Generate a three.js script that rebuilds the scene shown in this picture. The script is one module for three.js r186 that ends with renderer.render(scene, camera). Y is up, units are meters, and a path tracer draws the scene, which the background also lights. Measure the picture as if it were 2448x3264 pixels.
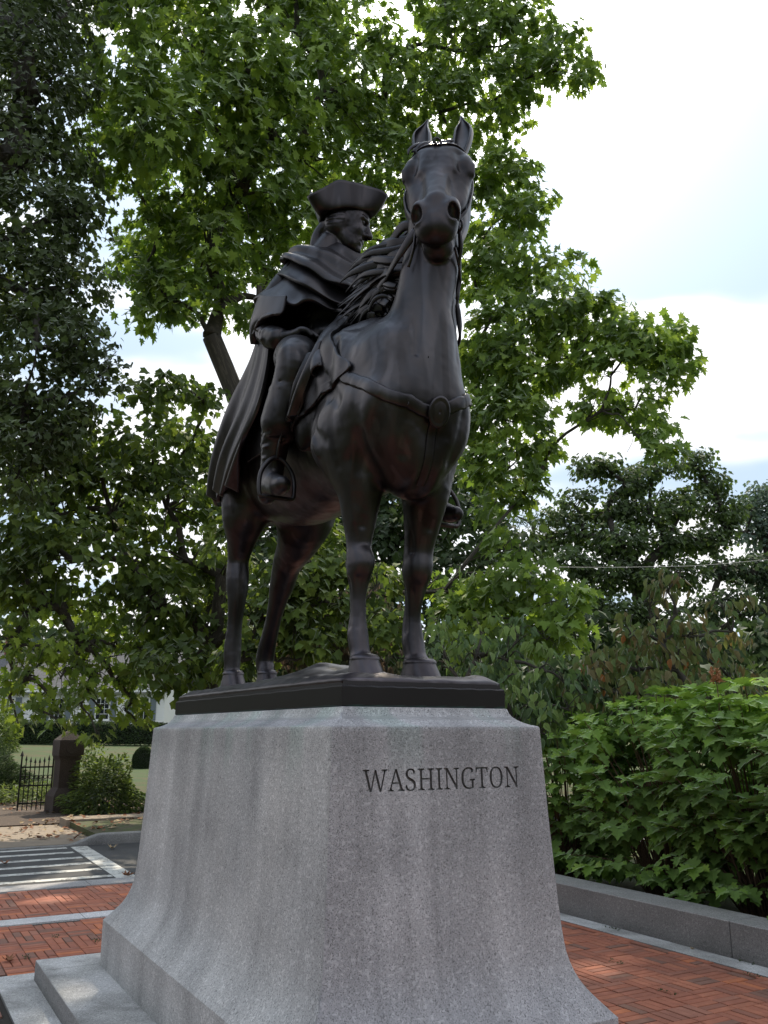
import * as THREE from 'three';
import * as BGU from 'three/addons/utils/BufferGeometryUtils.js';
import { TextGeometry } from 'three/addons/geometries/TextGeometry.js';
import { FontLoader } from 'three/addons/loaders/FontLoader.js';
import { RoundedBoxGeometry } from 'three/addons/geometries/RoundedBoxGeometry.js';
import { Brush, Evaluator, SUBTRACTION } from 'three-bvh-csg';

// ---------- camera, sky, sun, exposure ----------
const scene = new THREE.Scene();
const camera = new THREE.PerspectiveCamera(60, 768 / 1024, 0.1, 1500);
camera.position.set(0, 1.6, 0);
camera.rotation.set(13.9 * Math.PI / 180, 0, 0);
const EXPOSURE = 1.3, SUN_POWER = 4.5, SKY_GAIN = 1.0;
const SUN_DIR = new THREE.Vector3(0.04, 0.74, -0.67).normalize();    // behind the big tree, ahead of the camera
function skyTexture() {
  const W = 1024, H = 512, d = new Float32Array(W * H * 4), n3 = (x, y, z) => { let s = 0, a = 0.5; for (let o = 0; o < 5; o++) { s += a * skyNoise(x, y, z); a *= 0.52; x *= 2.1; y *= 2.1; z *= 2.1; } return s; };
  for (let j = 0; j < H; j++) for (let i = 0; i < W; i++) {
    const el = ((j + 0.5) / H - 0.5) * Math.PI, az = ((i + 0.5) / W) * 2 * Math.PI - Math.PI, y = Math.sin(el), x = Math.cos(el) * Math.cos(az), z = Math.cos(el) * Math.sin(az);
    const cs = x * SUN_DIR.x + y * SUN_DIR.y + z * SUN_DIR.z, glow = Math.exp((cs - 1) * 16), near = Math.exp((cs - 1) * 70), up = Math.max(y, 0.02);
    const px = x / (up + 0.18), pz = z / (up + 0.18);               // thin streaked cloud on a high plane
    let c = n3(px * 1.5 + pz * 0.6 + 4.0, 3.1, pz * 3.1 - px * 0.9); c += 0.35 * n3(px * 4.1, 7.7, pz * 6.3) - 0.17;
    let cover = Math.min(1, Math.max(0, (c - 0.42) / 0.17)); cover = cover * cover * (3 - 2 * cover); cover = Math.min(1, Math.max(0, 0.12 + 0.88 * cover + glow * 0.6));
    const hz = Math.exp(-Math.max(y, 0) * 5), blue = [0.4 + 0.22 * hz, 0.58 + 0.16 * hz, 0.8 + 0.05 * hz], white = 1.0 + 1.0 * glow + 2.4 * near, k = (j * W + i) * 4;
    for (let q = 0; q < 3; q++) { let v = blue[q] * (1 - cover) * (0.9 + glow * 0.6) + white * [1, 1.0, 1.02][q] * cover; if (y < 0) v *= 0.25; d[k + q] = v * SKY_GAIN; }
    d[k + 3] = 1;
  }
  const t = new THREE.DataTexture(d, W, H, THREE.RGBAFormat, THREE.FloatType); t.mapping = THREE.EquirectangularReflectionMapping; t.magFilter = THREE.LinearFilter; t.minFilter = THREE.LinearFilter; t.needsUpdate = true; return t;
}
function skyNoise(x, y, z) {
  const i = Math.floor(x), j = Math.floor(y), k = Math.floor(z), s = (t) => t * t * (3 - 2 * t), u = s(x - i), v = s(y - j), w = s(z - k);
  const h = (a, b, c) => { let n = Math.imul(i + a, 374761393) + Math.imul(j + b, 668265263) + Math.imul(k + c, 2147483647 - 1274126177); n = Math.imul(n ^ (n >>> 13), 1274126177); return ((n ^ (n >>> 16)) >>> 0) / 4294967296; }, l = (a, b, t) => a + (b - a) * t;
  return l(l(l(h(0, 0, 0), h(1, 0, 0), u), l(h(0, 1, 0), h(1, 1, 0), u), v), l(l(h(0, 0, 1), h(1, 0, 1), u), l(h(0, 1, 1), h(1, 1, 1), u), v), w);
}
scene.background = skyTexture(); scene.environment = scene.background;
const sun = new THREE.DirectionalLight(0xfff0d8, SUN_POWER);
sun.position.copy(SUN_DIR).multiplyScalar(80); sun.target.position.set(0, 0, -12); scene.add(sun, sun.target);
sun.position.add(sun.target.position); sun.castShadow = true; sun.shadow.mapSize.set(4096, 4096); sun.shadow.radius = 1.5;
Object.assign(sun.shadow.camera, { left: -40, right: 40, top: 40, bottom: -40, near: 1, far: 200 });
const renderer = new THREE.WebGLRenderer({ antialias: true });
renderer.toneMapping = THREE.LinearToneMapping; renderer.toneMappingExposure = EXPOSURE; renderer.shadowMap.enabled = true;
// ---------- helpers: seeded random, noise, solid fields and their surfaces ----------
function rng(seed) { let s = seed >>> 0; return () => { s = (s + 0x6D2B79F5) >>> 0; let t = Math.imul(s ^ (s >>> 15), 1 | s); t = (t + Math.imul(t ^ (t >>> 7), 61 | t)) ^ t; return ((t ^ (t >>> 14)) >>> 0) / 4294967296; }; }
const V = (x, y, z) => new THREE.Vector3(x, y, z);
const lerp = (a, b, t) => a + (b - a) * t;
const clamp = (x, a, b) => Math.min(b, Math.max(a, x));
const sstep = (a, b, x) => { const t = clamp((x - a) / (b - a), 0, 1); return t * t * (3 - 2 * t); };
function hash3(i, j, k) { let h = Math.imul(i, 374761393) + Math.imul(j, 668265263) + Math.imul(k, 1274126177); h = Math.imul(h ^ (h >>> 13), 1274126177); return ((h ^ (h >>> 16)) >>> 0) / 4294967296; }
function vnoise(x, y, z) {                                      // value noise, 0..1
  const i = Math.floor(x), j = Math.floor(y), k = Math.floor(z); let u = x - i, v = y - j, w = z - k;
  u = u * u * (3 - 2 * u); v = v * v * (3 - 2 * v); w = w * w * (3 - 2 * w);
  const g = (a, b, c) => hash3(i + a, j + b, k + c);
  return lerp(lerp(lerp(g(0, 0, 0), g(1, 0, 0), u), lerp(g(0, 1, 0), g(1, 1, 0), u), v), lerp(lerp(g(0, 0, 1), g(1, 0, 1), u), lerp(g(0, 1, 1), g(1, 1, 1), u), v), w);
}
const fbm = (x, y, z, o = 4) => { let s = 0, a = 0.5, n = 0; for (let i = 0; i < o; i++) { s += a * vnoise(x, y, z); n += a; a *= 0.5; x = x * 2.03 + 7.1; y = y * 2.03 + 3.7; z = z * 2.03 + 1.9; } return s / n; };

// distance to a tapered capsule (the hull of two balls)
function cone(a, b, r1, r2) {
  let x0 = b[0] - a[0], y0 = b[1] - a[1], z0 = b[2] - a[2]; const L = Math.hypot(x0, y0, z0) || 1e-6, s = clamp((r1 - r2) / L, -0.95, 0.95), tn = s / Math.sqrt(1 - s * s), dr = (r2 - r1) / L; x0 /= L; y0 /= L; z0 /= L;
  return (x, y, z) => {
    const px = x - a[0], py = y - a[1], pz = z - a[2], u = px * x0 + py * y0 + pz * z0, q2 = px * px + py * py + pz * pz - u * u, q = q2 > 0 ? Math.sqrt(q2) : 0;
    let h = u - q * tn; h = h < 0 ? 0 : h > L ? L : h;
    return Math.sqrt(q * q + (u - h) * (u - h)) - r1 - dr * h;
  };
}
// A field is a list of rounded solids joined with a smooth minimum (or cut away).
class Field {
  constructor() { this.p = []; this.disp = null; }
  // tapered capsule between two joints
  cap(a, b, r1, r2, k = 0.04, cut = false) {
    const f = cone(a, b, r1, r2);
    this.p.push({ f, k, cut, c: [(a[0] + b[0]) / 2, (a[1] + b[1]) / 2, (a[2] + b[2]) / 2], R: Math.hypot(b[0] - a[0], b[1] - a[1], b[2] - a[2]) / 2 + Math.max(r1, r2) }); return this;
  }
  // a limb: one tapered tube through joints [x, y, z, r], smoothed
  chain(pts, k = 0.04, n = 4) {
    const q = [];
    for (let i = 0; i + 1 < pts.length; i++) for (let s = 0; s < n; s++) {
      const p0 = pts[Math.max(0, i - 1)], p1 = pts[i], p2 = pts[i + 1], p3 = pts[Math.min(pts.length - 1, i + 2)], t = s / n;
      q.push([0, 1, 2, 3].map((c) => 0.5 * (2 * p1[c] + (p2[c] - p0[c]) * t + (2 * p0[c] - 5 * p1[c] + 4 * p2[c] - p3[c]) * t * t + (3 * p1[c] - p0[c] - 3 * p2[c] + p3[c]) * t ** 3)));
    }
    q.push(pts[pts.length - 1]);
    let lo = [1e9, 1e9, 1e9], hi = [-1e9, -1e9, -1e9]; const sg = [];
    q.forEach((p, i) => { for (let c = 0; c < 3; c++) { lo[c] = Math.min(lo[c], p[c] - p[3]); hi[c] = Math.max(hi[c], p[c] + p[3]); } if (i) sg.push(cone(q[i - 1], p, q[i - 1][3], p[3])); });
    const f = (x, y, z) => { let m = 1e9; for (const g of sg) { const d = g(x, y, z); if (d < m) m = d; } return m; };
    this.p.push({ f, k, cut: false, c: lo.map((v, i) => (v + hi[i]) / 2), R: Math.hypot(hi[0] - lo[0], hi[1] - lo[1], hi[2] - lo[2]) / 2 }); return this;
  }
  // shallow grooves (depth > 0) and ridges (depth < 0) along a polyline, felt only near the surface
  groove(pts, w, depth) {
    this.g ??= []; const c = [0, 1, 2].map((i) => pts.reduce((t, p) => t + p[i], 0) / pts.length), R = Math.max(...pts.map((p) => Math.hypot(p[0] - c[0], p[1] - c[1], p[2] - c[2]))) + w * 2.6;
    const sg = []; for (let i = 0; i + 1 < pts.length; i++) { const a = pts[i], b = pts[i + 1].map((v, j) => v - a[j]); sg.push([...a, ...b, b[0] ** 2 + b[1] ** 2 + b[2] ** 2 || 1e-9]); }
    this.g.push({ sg, c, R2: R * R, w2: w * w, depth }); return this;
  }
  relief(x, y, z) {
    let s = 0; if (!this.g) return 0;
    for (const q of this.g) {
      if ((x - q.c[0]) ** 2 + (y - q.c[1]) ** 2 + (z - q.c[2]) ** 2 > q.R2) continue;
      let m = 1e9; for (const g of q.sg) { const px = x - g[0], py = y - g[1], pz = z - g[2]; let h = (px * g[3] + py * g[4] + pz * g[5]) / g[6]; h = h < 0 ? 0 : h > 1 ? 1 : h; const d2 = (px - g[3] * h) ** 2 + (py - g[4] * h) ** 2 + (pz - g[5] * h) ** 2; if (d2 < m) m = d2; }
      s += q.depth * Math.exp(-m / q.w2);
    }
    return s;
  }
  // ellipsoid with its own turn (Euler, radians)
  ell(c, r, k = 0.04, rot = [0, 0, 0], cut = false) {
    const m = new THREE.Matrix4().makeRotationFromEuler(new THREE.Euler(...rot)).transpose().elements, mr = Math.min(...r), plain = !rot[0] && !rot[1] && !rot[2];
    const f = (x, y, z) => {
      let px = x - c[0], py = y - c[1], pz = z - c[2];
      if (!plain) { const qx = m[0] * px + m[4] * py + m[8] * pz, qy = m[1] * px + m[5] * py + m[9] * pz, qz = m[2] * px + m[6] * py + m[10] * pz; px = qx; py = qy; pz = qz; }
      const k0 = Math.hypot(px / r[0], py / r[1], pz / r[2]), k1 = Math.hypot(px / r[0] ** 2, py / r[1] ** 2, pz / r[2] ** 2);
      return k1 < 1e-6 ? -mr : k0 * (k0 - 1) / k1;
    };
    this.p.push({ f, k, cut, c, R: Math.max(...r) }); return this;
  }
  value(x, y, z, list = this.p) {
    let d = 1e3;
    for (const q of list) {
      const e = q.f(x, y, z);
      if (q.cut) { const h = clamp(0.5 - 0.5 * (d + e) / q.k, 0, 1); d = lerp(d, -e, h) + q.k * h * (1 - h); }
      else { const h = clamp(0.5 + 0.5 * (d - e) / q.k, 0, 1); d = lerp(d, e, h) - q.k * h * (1 - h); }
    }
    return this.disp && Math.abs(d) < 0.06 ? d + this.disp(x, y, z) + this.relief(x, y, z) : d;
  }
  grad(x, y, z, e = 0.004) { const g = [this.value(x + e, y, z) - this.value(x - e, y, z), this.value(x, y + e, z) - this.value(x, y - e, z), this.value(x, y, z + e) - this.value(x, y, z - e)], l = Math.hypot(...g) || 1; return [g[0] / l, g[1] / l, g[2] / l]; }
  // moves a point onto the surface (plus a lift)
  snap(p, lift = 0) { let q = [...p]; for (let i = 0; i < 12; i++) { const d = this.value(...q) - lift; if (Math.abs(d) < 0.0006) break; const g = this.grad(...q); q = [q[0] - g[0] * d * 0.9, q[1] - g[1] * d * 0.9, q[2] - g[2] * d * 0.9]; } return q; }
  // surface nets over the blocks that the surface passes; keep(x,y,z) limits the region
  mesh(cell, keep = null) {
    let lo = [1e9, 1e9, 1e9], hi = [-1e9, -1e9, -1e9];
    for (const q of this.p) if (!q.cut) for (let i = 0; i < 3; i++) { lo[i] = Math.min(lo[i], q.c[i] - q.R - 0.06); hi[i] = Math.max(hi[i], q.c[i] + q.R + 0.06); }
    const N = 8, bs = N * cell, rad = bs * 0.87, nb = [0, 1, 2].map((i) => Math.ceil((hi[i] - lo[i]) / bs));
    const pos = [], nor = [], idx = [], cellV = new Map(), NX = nb[0] * N + 4, NY = nb[1] * N + 4, key = (i, j, k) => i + NX * (j + NY * k);
    const S = N + 2, g = new Float32Array(S * S * S), quads = [];
    for (let bk = 0; bk < nb[2]; bk++) for (let bj = 0; bj < nb[1]; bj++) for (let bi = 0; bi < nb[0]; bi++) {
      const ox = lo[0] + bi * bs, oy = lo[1] + bj * bs, oz = lo[2] + bk * bs, cx = ox + bs / 2, cy = oy + bs / 2, cz = oz + bs / 2;
      if (keep && !keep(cx, cy, cz, rad)) continue;
      const list = this.p.filter((q) => Math.hypot(q.c[0] - cx, q.c[1] - cy, q.c[2] - cz) - q.R < rad + q.k + 0.03);
      if (!list.some((q) => !q.cut)) continue;
      const act = list.filter((q) => q.f(cx, cy, cz) < rad * 1.6 + q.k + 0.02);
      if (!act.some((q) => !q.cut) || this.value(cx, cy, cz, act) < -rad * 2.2 - 0.1) continue;
      let mn = 1e9, mx = -1e9;
      for (let k = 0; k < S; k++) for (let j = 0; j < S; j++) for (let i = 0; i < S; i++) { const d = this.value(ox + i * cell, oy + j * cell, oz + k * cell, act); g[i + S * (j + S * k)] = d; if (d < mn) mn = d; if (d > mx) mx = d; }
      if (mn > 0 || mx < 0) continue;
      const at = (i, j, k) => g[i + S * (j + S * k)];
      const vert = (i, j, k) => {                                  // vertex of cell i,j,k of this block
        const K = key(bi * N + i, bj * N + j, bk * N + k); let v = cellV.get(K); if (v !== undefined) return v;
        let n = 0, sx = 0, sy = 0, sz = 0;
        const ed = (i0, j0, k0, i1, j1, k1) => { const a = at(i0, j0, k0), b = at(i1, j1, k1); if ((a < 0) === (b < 0)) return; const t = a / (a - b); sx += i0 + (i1 - i0) * t; sy += j0 + (j1 - j0) * t; sz += k0 + (k1 - k0) * t; n++; };
        for (let a = 0; a < 2; a++) for (let b = 0; b < 2; b++) { ed(i, j + a, k + b, i + 1, j + a, k + b); ed(i + a, j, k + b, i + a, j + 1, k + b); ed(i + a, j + b, k, i + a, j + b, k + 1); }
        v = pos.length / 3; const x = ox + sx / n * cell, y = oy + sy / n * cell, z = oz + sz / n * cell, e = cell * 0.5; pos.push(x, y, z);
        const gx = this.value(x + e, y, z, act) - this.value(x - e, y, z, act), gy = this.value(x, y + e, z, act) - this.value(x, y - e, z, act), gz = this.value(x, y, z + e, act) - this.value(x, y, z - e, act), l = Math.hypot(gx, gy, gz) || 1;
        nor.push(gx / l, gy / l, gz / l); cellV.set(K, v); return v;
      };
      for (let k = 1; k <= N; k++) for (let j = 1; j <= N; j++) for (let i = 1; i <= N; i++) {
        const a = at(i, j, k) < 0;
        const q = (c0, c1, c2, c3, flip) => { if (flip) quads.push(c0, c1, c2, c3); else quads.push(c3, c2, c1, c0); };
        if (a !== at(i === S - 1 ? i : i + 1, j, k) < 0 && i <= N) q(vert(i, j - 1, k - 1), vert(i, j, k - 1), vert(i, j, k), vert(i, j - 1, k), a);
        if (a !== at(i, j + 1, k) < 0) q(vert(i - 1, j, k - 1), vert(i - 1, j, k), vert(i, j, k), vert(i, j, k - 1), a);
        if (a !== at(i, j, k + 1) < 0) q(vert(i - 1, j - 1, k), vert(i, j - 1, k), vert(i, j, k), vert(i - 1, j, k), a);
      }
    }
    for (let q = 0; q < quads.length; q += 4) idx.push(quads[q], quads[q + 1], quads[q + 2], quads[q], quads[q + 2], quads[q + 3]);
    const geo = new THREE.BufferGeometry();
    geo.setAttribute('position', new THREE.Float32BufferAttribute(pos, 3)); geo.setAttribute('normal', new THREE.Float32BufferAttribute(nor, 3)); geo.setIndex(idx);
    return geo;
  }
}

// ---------- sheets and cords ----------
const cat = (p0, p1, p2, p3, t) => p1.map((_, c) => 0.5 * (2 * p1[c] + (p2[c] - p0[c]) * t + (2 * p0[c] - 5 * p1[c] + 4 * p2[c] - p3[c]) * t * t + (3 * p1[c] - p0[c] - 3 * p2[c] + p3[c]) * t * t * t));
function spline(pts, t, closed = false) {                          // t in 0..1 over a list of points
  const n = pts.length, m = closed ? n : n - 1, x = clamp(t, 0, 1) * m, i = Math.min(Math.floor(x), m - 1), g = (j) => (closed ? pts[((j % n) + n) % n] : pts[clamp(j, 0, n - 1)]);
  return cat(g(i - 1), g(i), g(i + 1), g(i + 2), x - i);
}
const gridFn = (rows, closed = false) => (u, v) => spline(rows.map((r) => spline(r, u, closed)), v);
// a sheet with thickness: fn(u, v) -> [x, y, z]; th may be a function of (u, v)
function sheet(fn, nu, nv, th = 0.015, closed = false) {
  const pos = [], idx = [], P = [], N = [], W = nu + 1;
  for (let j = 0; j <= nv; j++) for (let i = 0; i <= nu; i++) P.push(fn(i / nu, j / nv));
  const at = (i, j) => P[(closed ? (i + nu) % nu : clamp(i, 0, nu)) + W * clamp(j, 0, nv)];
  for (let j = 0; j <= nv; j++) for (let i = 0; i <= nu; i++) {
    const a = at(i - 1, j), b = at(i + 1, j), c = at(i, j - 1), d = at(i, j + 1), ux = b[0] - a[0], uy = b[1] - a[1], uz = b[2] - a[2], vx = d[0] - c[0], vy = d[1] - c[1], vz = d[2] - c[2];
    const n = [uy * vz - uz * vy, uz * vx - ux * vz, ux * vy - uy * vx], l = Math.hypot(...n) || 1; N.push(n.map((q) => q / l));
  }
  const T = W * (nv + 1);
  for (let s = 0; s < 2; s++) for (let q = 0; q < T; q++) { const i = q % W, j = (q / W) | 0, t = (typeof th === 'function' ? th(i / nu, j / nv) : th) * (s ? -0.5 : 0.5); pos.push(P[q][0] + N[q][0] * t, P[q][1] + N[q][1] * t, P[q][2] + N[q][2] * t); }
  const quad = (a, b, c, d) => idx.push(a, b, c, a, c, d);
  for (let j = 0; j < nv; j++) for (let i = 0; i < nu; i++) { const a = i + W * j; quad(a, a + 1, a + 1 + W, a + W); quad(T + a + W, T + a + W + 1, T + a + 1, T + a); }
  for (let i = 0; i < nu; i++) { quad(i, T + i, T + i + 1, i + 1); const a = W * nv + i; quad(a + 1, T + a + 1, T + a, a); }
  if (!closed) for (let j = 0; j < nv; j++) { const a = W * j; quad(a + W, T + a + W, T + a, a); const b = a + nu; quad(b, T + b, T + b + W, b + W); }
  const g = new THREE.BufferGeometry(); g.setAttribute('position', new THREE.Float32BufferAttribute(pos, 3)); g.setIndex(idx); g.computeVertexNormals(); return g;
}
// a cord or strap along points: rx across, ry thick, both may vary along t; side() gives the direction across
function cord(pts, rx, ry = rx, { n = 40, m = 8, side = null, flatten = 1 } = {}) {
  const pos = [], idx = [], C = []; for (let i = 0; i <= n; i++) C.push(V(...spline(pts, i / n)));
  let up = V(0, 1, 0.01);
  for (let i = 0; i <= n; i++) {
    const t = C[Math.min(n, i + 1)].clone().sub(C[Math.max(0, i - 1)]).normalize(), w = side ? V(...side(i / n, C[i])) : up.clone();
    const b = w.clone().addScaledVector(t, -w.dot(t)).normalize(), c = t.clone().cross(b).normalize(); if (!side) up = b;
    const a = typeof rx === 'function' ? rx(i / n) : rx, h = typeof ry === 'function' ? ry(i / n) : ry;
    for (let k = 0; k < m; k++) { const q = (k / m) * Math.PI * 2, x = Math.cos(q), y = Math.sin(q); pos.push(C[i].x + b.x * x * a + c.x * y * h, C[i].y + b.y * x * a + c.y * y * h, C[i].z + b.z * x * a + c.z * y * h); }
  }
  for (let i = 0; i < n; i++) for (let k = 0; k < m; k++) { const a = i * m + k, b = i * m + ((k + 1) % m); idx.push(a, b, b + m, a, b + m, a + m); }
  const e0 = pos.length / 3; pos.push(C[0].x, C[0].y, C[0].z, C[n].x, C[n].y, C[n].z);
  for (let k = 0; k < m; k++) { idx.push(e0, (k + 1) % m, k, e0 + 1, n * m + k, n * m + ((k + 1) % m)); }
  const g = new THREE.BufferGeometry(); g.setAttribute('position', new THREE.Float32BufferAttribute(pos, 3)); g.setIndex(idx); g.computeVertexNormals(); return g;
}
const joined = (list) => BGU.mergeGeometries(list.map((g) => { const h = g.index ? g : BGU.mergeVertices(g); for (const k of Object.keys(h.attributes)) if (k !== 'position' && k !== 'normal') h.deleteAttribute(k); return h; }));
// ---------- names, labels, materials ----------
const used = new Map();
const numbered = (n) => { const c = used.get(n) || 0; used.set(n, c + 1); return c ? `${n}_${String(c).padStart(3, '0')}` : n; };
function tag(o, label, category, group, kind) { if (label) o.userData.label = label; if (category) o.userData.category = category; if (group) o.userData.group = group; if (kind) o.userData.kind = kind; return o; }
function mesh(name, geo, mat, parent = scene) { const m = new THREE.Mesh(geo, mat); m.name = parent === scene ? numbered(name) : name; m.castShadow = m.receiveShadow = true; parent.add(m); return m; }
function thing(name, label, category, pos = [0, 0, 0], turn = 0, group) { const g = new THREE.Group(); g.name = numbered(name); g.position.set(...pos); g.rotation.y = turn; scene.add(g); return tag(g, label, category, group); }
const struct = (name, geo, mat) => tag(mesh(name, geo, mat), null, null, null, 'structure');
// the plaza's own axes: x forward along the horse, z to the horse's right
const PC = [-0.418, 0, -5.282], PT = -60.98 * Math.PI / 180, pc = Math.cos(PT), ps = Math.sin(PT);
const plaza2world = (x, y, z) => [PC[0] + x * pc + z * ps, y, PC[2] - x * ps + z * pc];
const onPlaza = (o) => { o.position.set(PC[0], o.position.y, PC[2]); o.rotation.y = PT; return o; };
const std = (o) => new THREE.MeshStandardMaterial(o);
const rgb = (r, g, b) => new THREE.Color().setRGB(r, g, b);
function tex(W, H, fn, srgb = true, rep = null) {
  const d = new Uint8Array(W * H * 4), e = (v) => 255 * clamp(srgb ? (v <= 0.0031308 ? v * 12.92 : 1.055 * v ** (1 / 2.4) - 0.055) : v, 0, 1);
  for (let j = 0; j < H; j++) for (let i = 0; i < W; i++) { const c = fn(i / W, j / H, i, j), k = (j * W + i) * 4; if (typeof c === 'number') d[k] = d[k + 1] = d[k + 2] = e(c); else { d[k] = e(c[0]); d[k + 1] = e(c[1]); d[k + 2] = e(c[2]); } d[k + 3] = 255; }
  const t = new THREE.DataTexture(d, W, H); t.wrapS = t.wrapT = THREE.RepeatWrapping; t.magFilter = THREE.LinearFilter; t.minFilter = THREE.LinearMipmapLinearFilter; t.generateMipmaps = true; if (srgb) t.colorSpace = THREE.SRGBColorSpace; if (rep) t.repeat.set(...rep); t.needsUpdate = true; return t;
}
// noise that tiles over 0..1 with n cells
function tnoise(u, v, n, s = 0) { const x = u * n, y = v * n, i = Math.floor(x), j = Math.floor(y), f = (t) => t * t * (3 - 2 * t), a = f(x - i), b = f(y - j), h = (p, q) => hash3(((i + p) % n + n) % n, ((j + q) % n + n) % n, s); return lerp(lerp(h(0, 0), h(1, 0), a), lerp(h(0, 1), h(1, 1), a), b); }
const tfbm = (u, v, n, s, o = 4) => { let t = 0, a = 0.5, w = 0; for (let k = 0; k < o; k++) { t += a * tnoise(u, v, n << k, s + k * 17); w += a; a *= 0.55; } return t / w; };
// granite: grey and pinkish grains, black mica, pale feldspar; 1.1 m to a tile
const graniteMap = tex(1024, 1024, (u, v, i, j) => {
  const g = tnoise(u, v, 420, 1), g2 = tnoise(u, v, 260, 2), m = tnoise(u, v, 380, 3), big = tfbm(u, v, 6, 9, 5), fl = tnoise(u, v, 120, 5), c = 0.6 * g + 0.4 * g2;
  let l = 0.262 + 0.14 * (c - 0.5) + 0.09 * (big - 0.5); if (fl > 0.74) l += 0.075; if (m > 0.775 - 0.06 * (big - 0.5)) l *= 0.42; else if (m > 0.71) l *= 0.75;
  const pk = 0.03 * (g2 - 0.4); return [l * (1.0 + pk), l * (0.985), l * (1.0 - pk * 0.3)];
});
const graniteBump = tex(512, 512, (u, v) => 0.5 * tnoise(u, v, 160, 31) + 0.5 * tnoise(u, v, 80, 33), false);
const granite = std({ map: graniteMap, bumpMap: graniteBump, bumpScale: 0.0012, roughness: 0.72, vertexColors: true });
const graniteFlat = std({ map: graniteMap, bumpMap: graniteBump, bumpScale: 0.0015, roughness: 0.8, vertexColors: true });
// uv in metres on the face's main axis, and a colour per vertex
function dress(g, colour = () => [1, 1, 1], scale = 1.1) {
  const p = g.attributes.position, n = g.attributes.normal, uv = new Float32Array(p.count * 2), c = new Float32Array(p.count * 3);
  for (let i = 0; i < p.count; i++) {
    const x = p.getX(i), y = p.getY(i), z = p.getZ(i), ax = Math.abs(n.getX(i)), ay = Math.abs(n.getY(i)), az = Math.abs(n.getZ(i));
    const s = ay > ax && ay > az ? [x, z] : ax > az ? [z + 0.37, y] : [x + 0.71, y]; uv[i * 2] = s[0] / scale; uv[i * 2 + 1] = s[1] / scale; c.set(colour(x, y, z, n.getX(i), n.getY(i), n.getZ(i)), i * 3);
  }
  g.setAttribute('uv', new THREE.BufferAttribute(uv, 2)); g.setAttribute('color', new THREE.BufferAttribute(c, 3)); return g;
}
// a box with rounded edges split finely enough to carry stains
function slab(x0, x1, y0, y1, z0, z1, colour, step = 0.12, r = 0.006) {
  const S = [x1 - x0, y1 - y0, z1 - z0], n = S.map((v) => Math.max(3, Math.round(v / step) + 2)), g = new THREE.BoxGeometry(1, 1, 1, ...n), p = g.attributes.position, nn = g.attributes.normal;
  const map = (t, i) => { const k = Math.round((t + 0.5) * n[i]), h = S[i] / 2; return k === 0 ? -h : k === n[i] ? h : -h + r + (2 * h - 2 * r) * (k - 1) / (n[i] - 2); };
  for (let i = 0; i < p.count; i++) {
    const q = [map(p.getX(i), 0), map(p.getY(i), 1), map(p.getZ(i), 2)], c = q.map((v, k) => clamp(v, -S[k] / 2 + r, S[k] / 2 - r)), d = q.map((v, k) => v - c[k]), l = Math.hypot(...d) || 1;
    p.setXYZ(i, c[0] + d[0] / l * r, c[1] + d[1] / l * r, c[2] + d[2] / l * r); nn.setXYZ(i, d[0] / l, d[1] / l, d[2] / l);
  }
  g.translate((x0 + x1) / 2, (y0 + y1) / 2, (z0 + z1) / 2); return dress(g, colour);
}
// ---------- ground, plaza, road ----------
const rise = (x, z) => { const [lx] = [(x - PC[0]) * pc - (z - PC[2]) * ps]; const d = Math.max(0, -lx - 15.5); return Math.min(3.2, d * 0.0285) * sstep(0, 4, d); };
{
  const grassMap = tex(512, 512, (u, v) => { const a = tfbm(u, v, 8, 3, 5), b = tnoise(u, v, 256, 8), c = tnoise(u, v, 128, 12), l = 0.6 + 0.5 * b + 0.3 * (c - 0.5); const d = sstep(0.54, 0.7, tfbm(u, v, 3, 77, 4)); return [(0.022 + 0.024 * a + 0.022 * d) * l, (0.058 + 0.022 * a - 0.01 * d) * l, (0.008 + 0.006 * d) * l]; });
  const n = 120, g = new THREE.PlaneGeometry(1, 1, n, n).rotateX(-Math.PI / 2), p = g.attributes.position, uv = g.attributes.uv;
  for (let i = 0; i < p.count; i++) { const q = (t) => Math.sign(t) * Math.abs(t * 2) ** 2.2 * 600, x = q(p.getX(i)), z = q(p.getZ(i)); p.setXYZ(i, x, -0.03 + rise(x, z), z); uv.setXY(i, x / 3, z / 3); }
  g.computeVertexNormals(); struct('ground', g, std({ map: grassMap, roughness: 1 }));
  // lawn with blades nearer by
}
const box = (x0, x1, y0, y1, z0, z1) => new THREE.BoxGeometry(x1 - x0, y1 - y0, z1 - z0).translate((x0 + x1) / 2, (y0 + y1) / 2, (z0 + z1) / 2);
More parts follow.
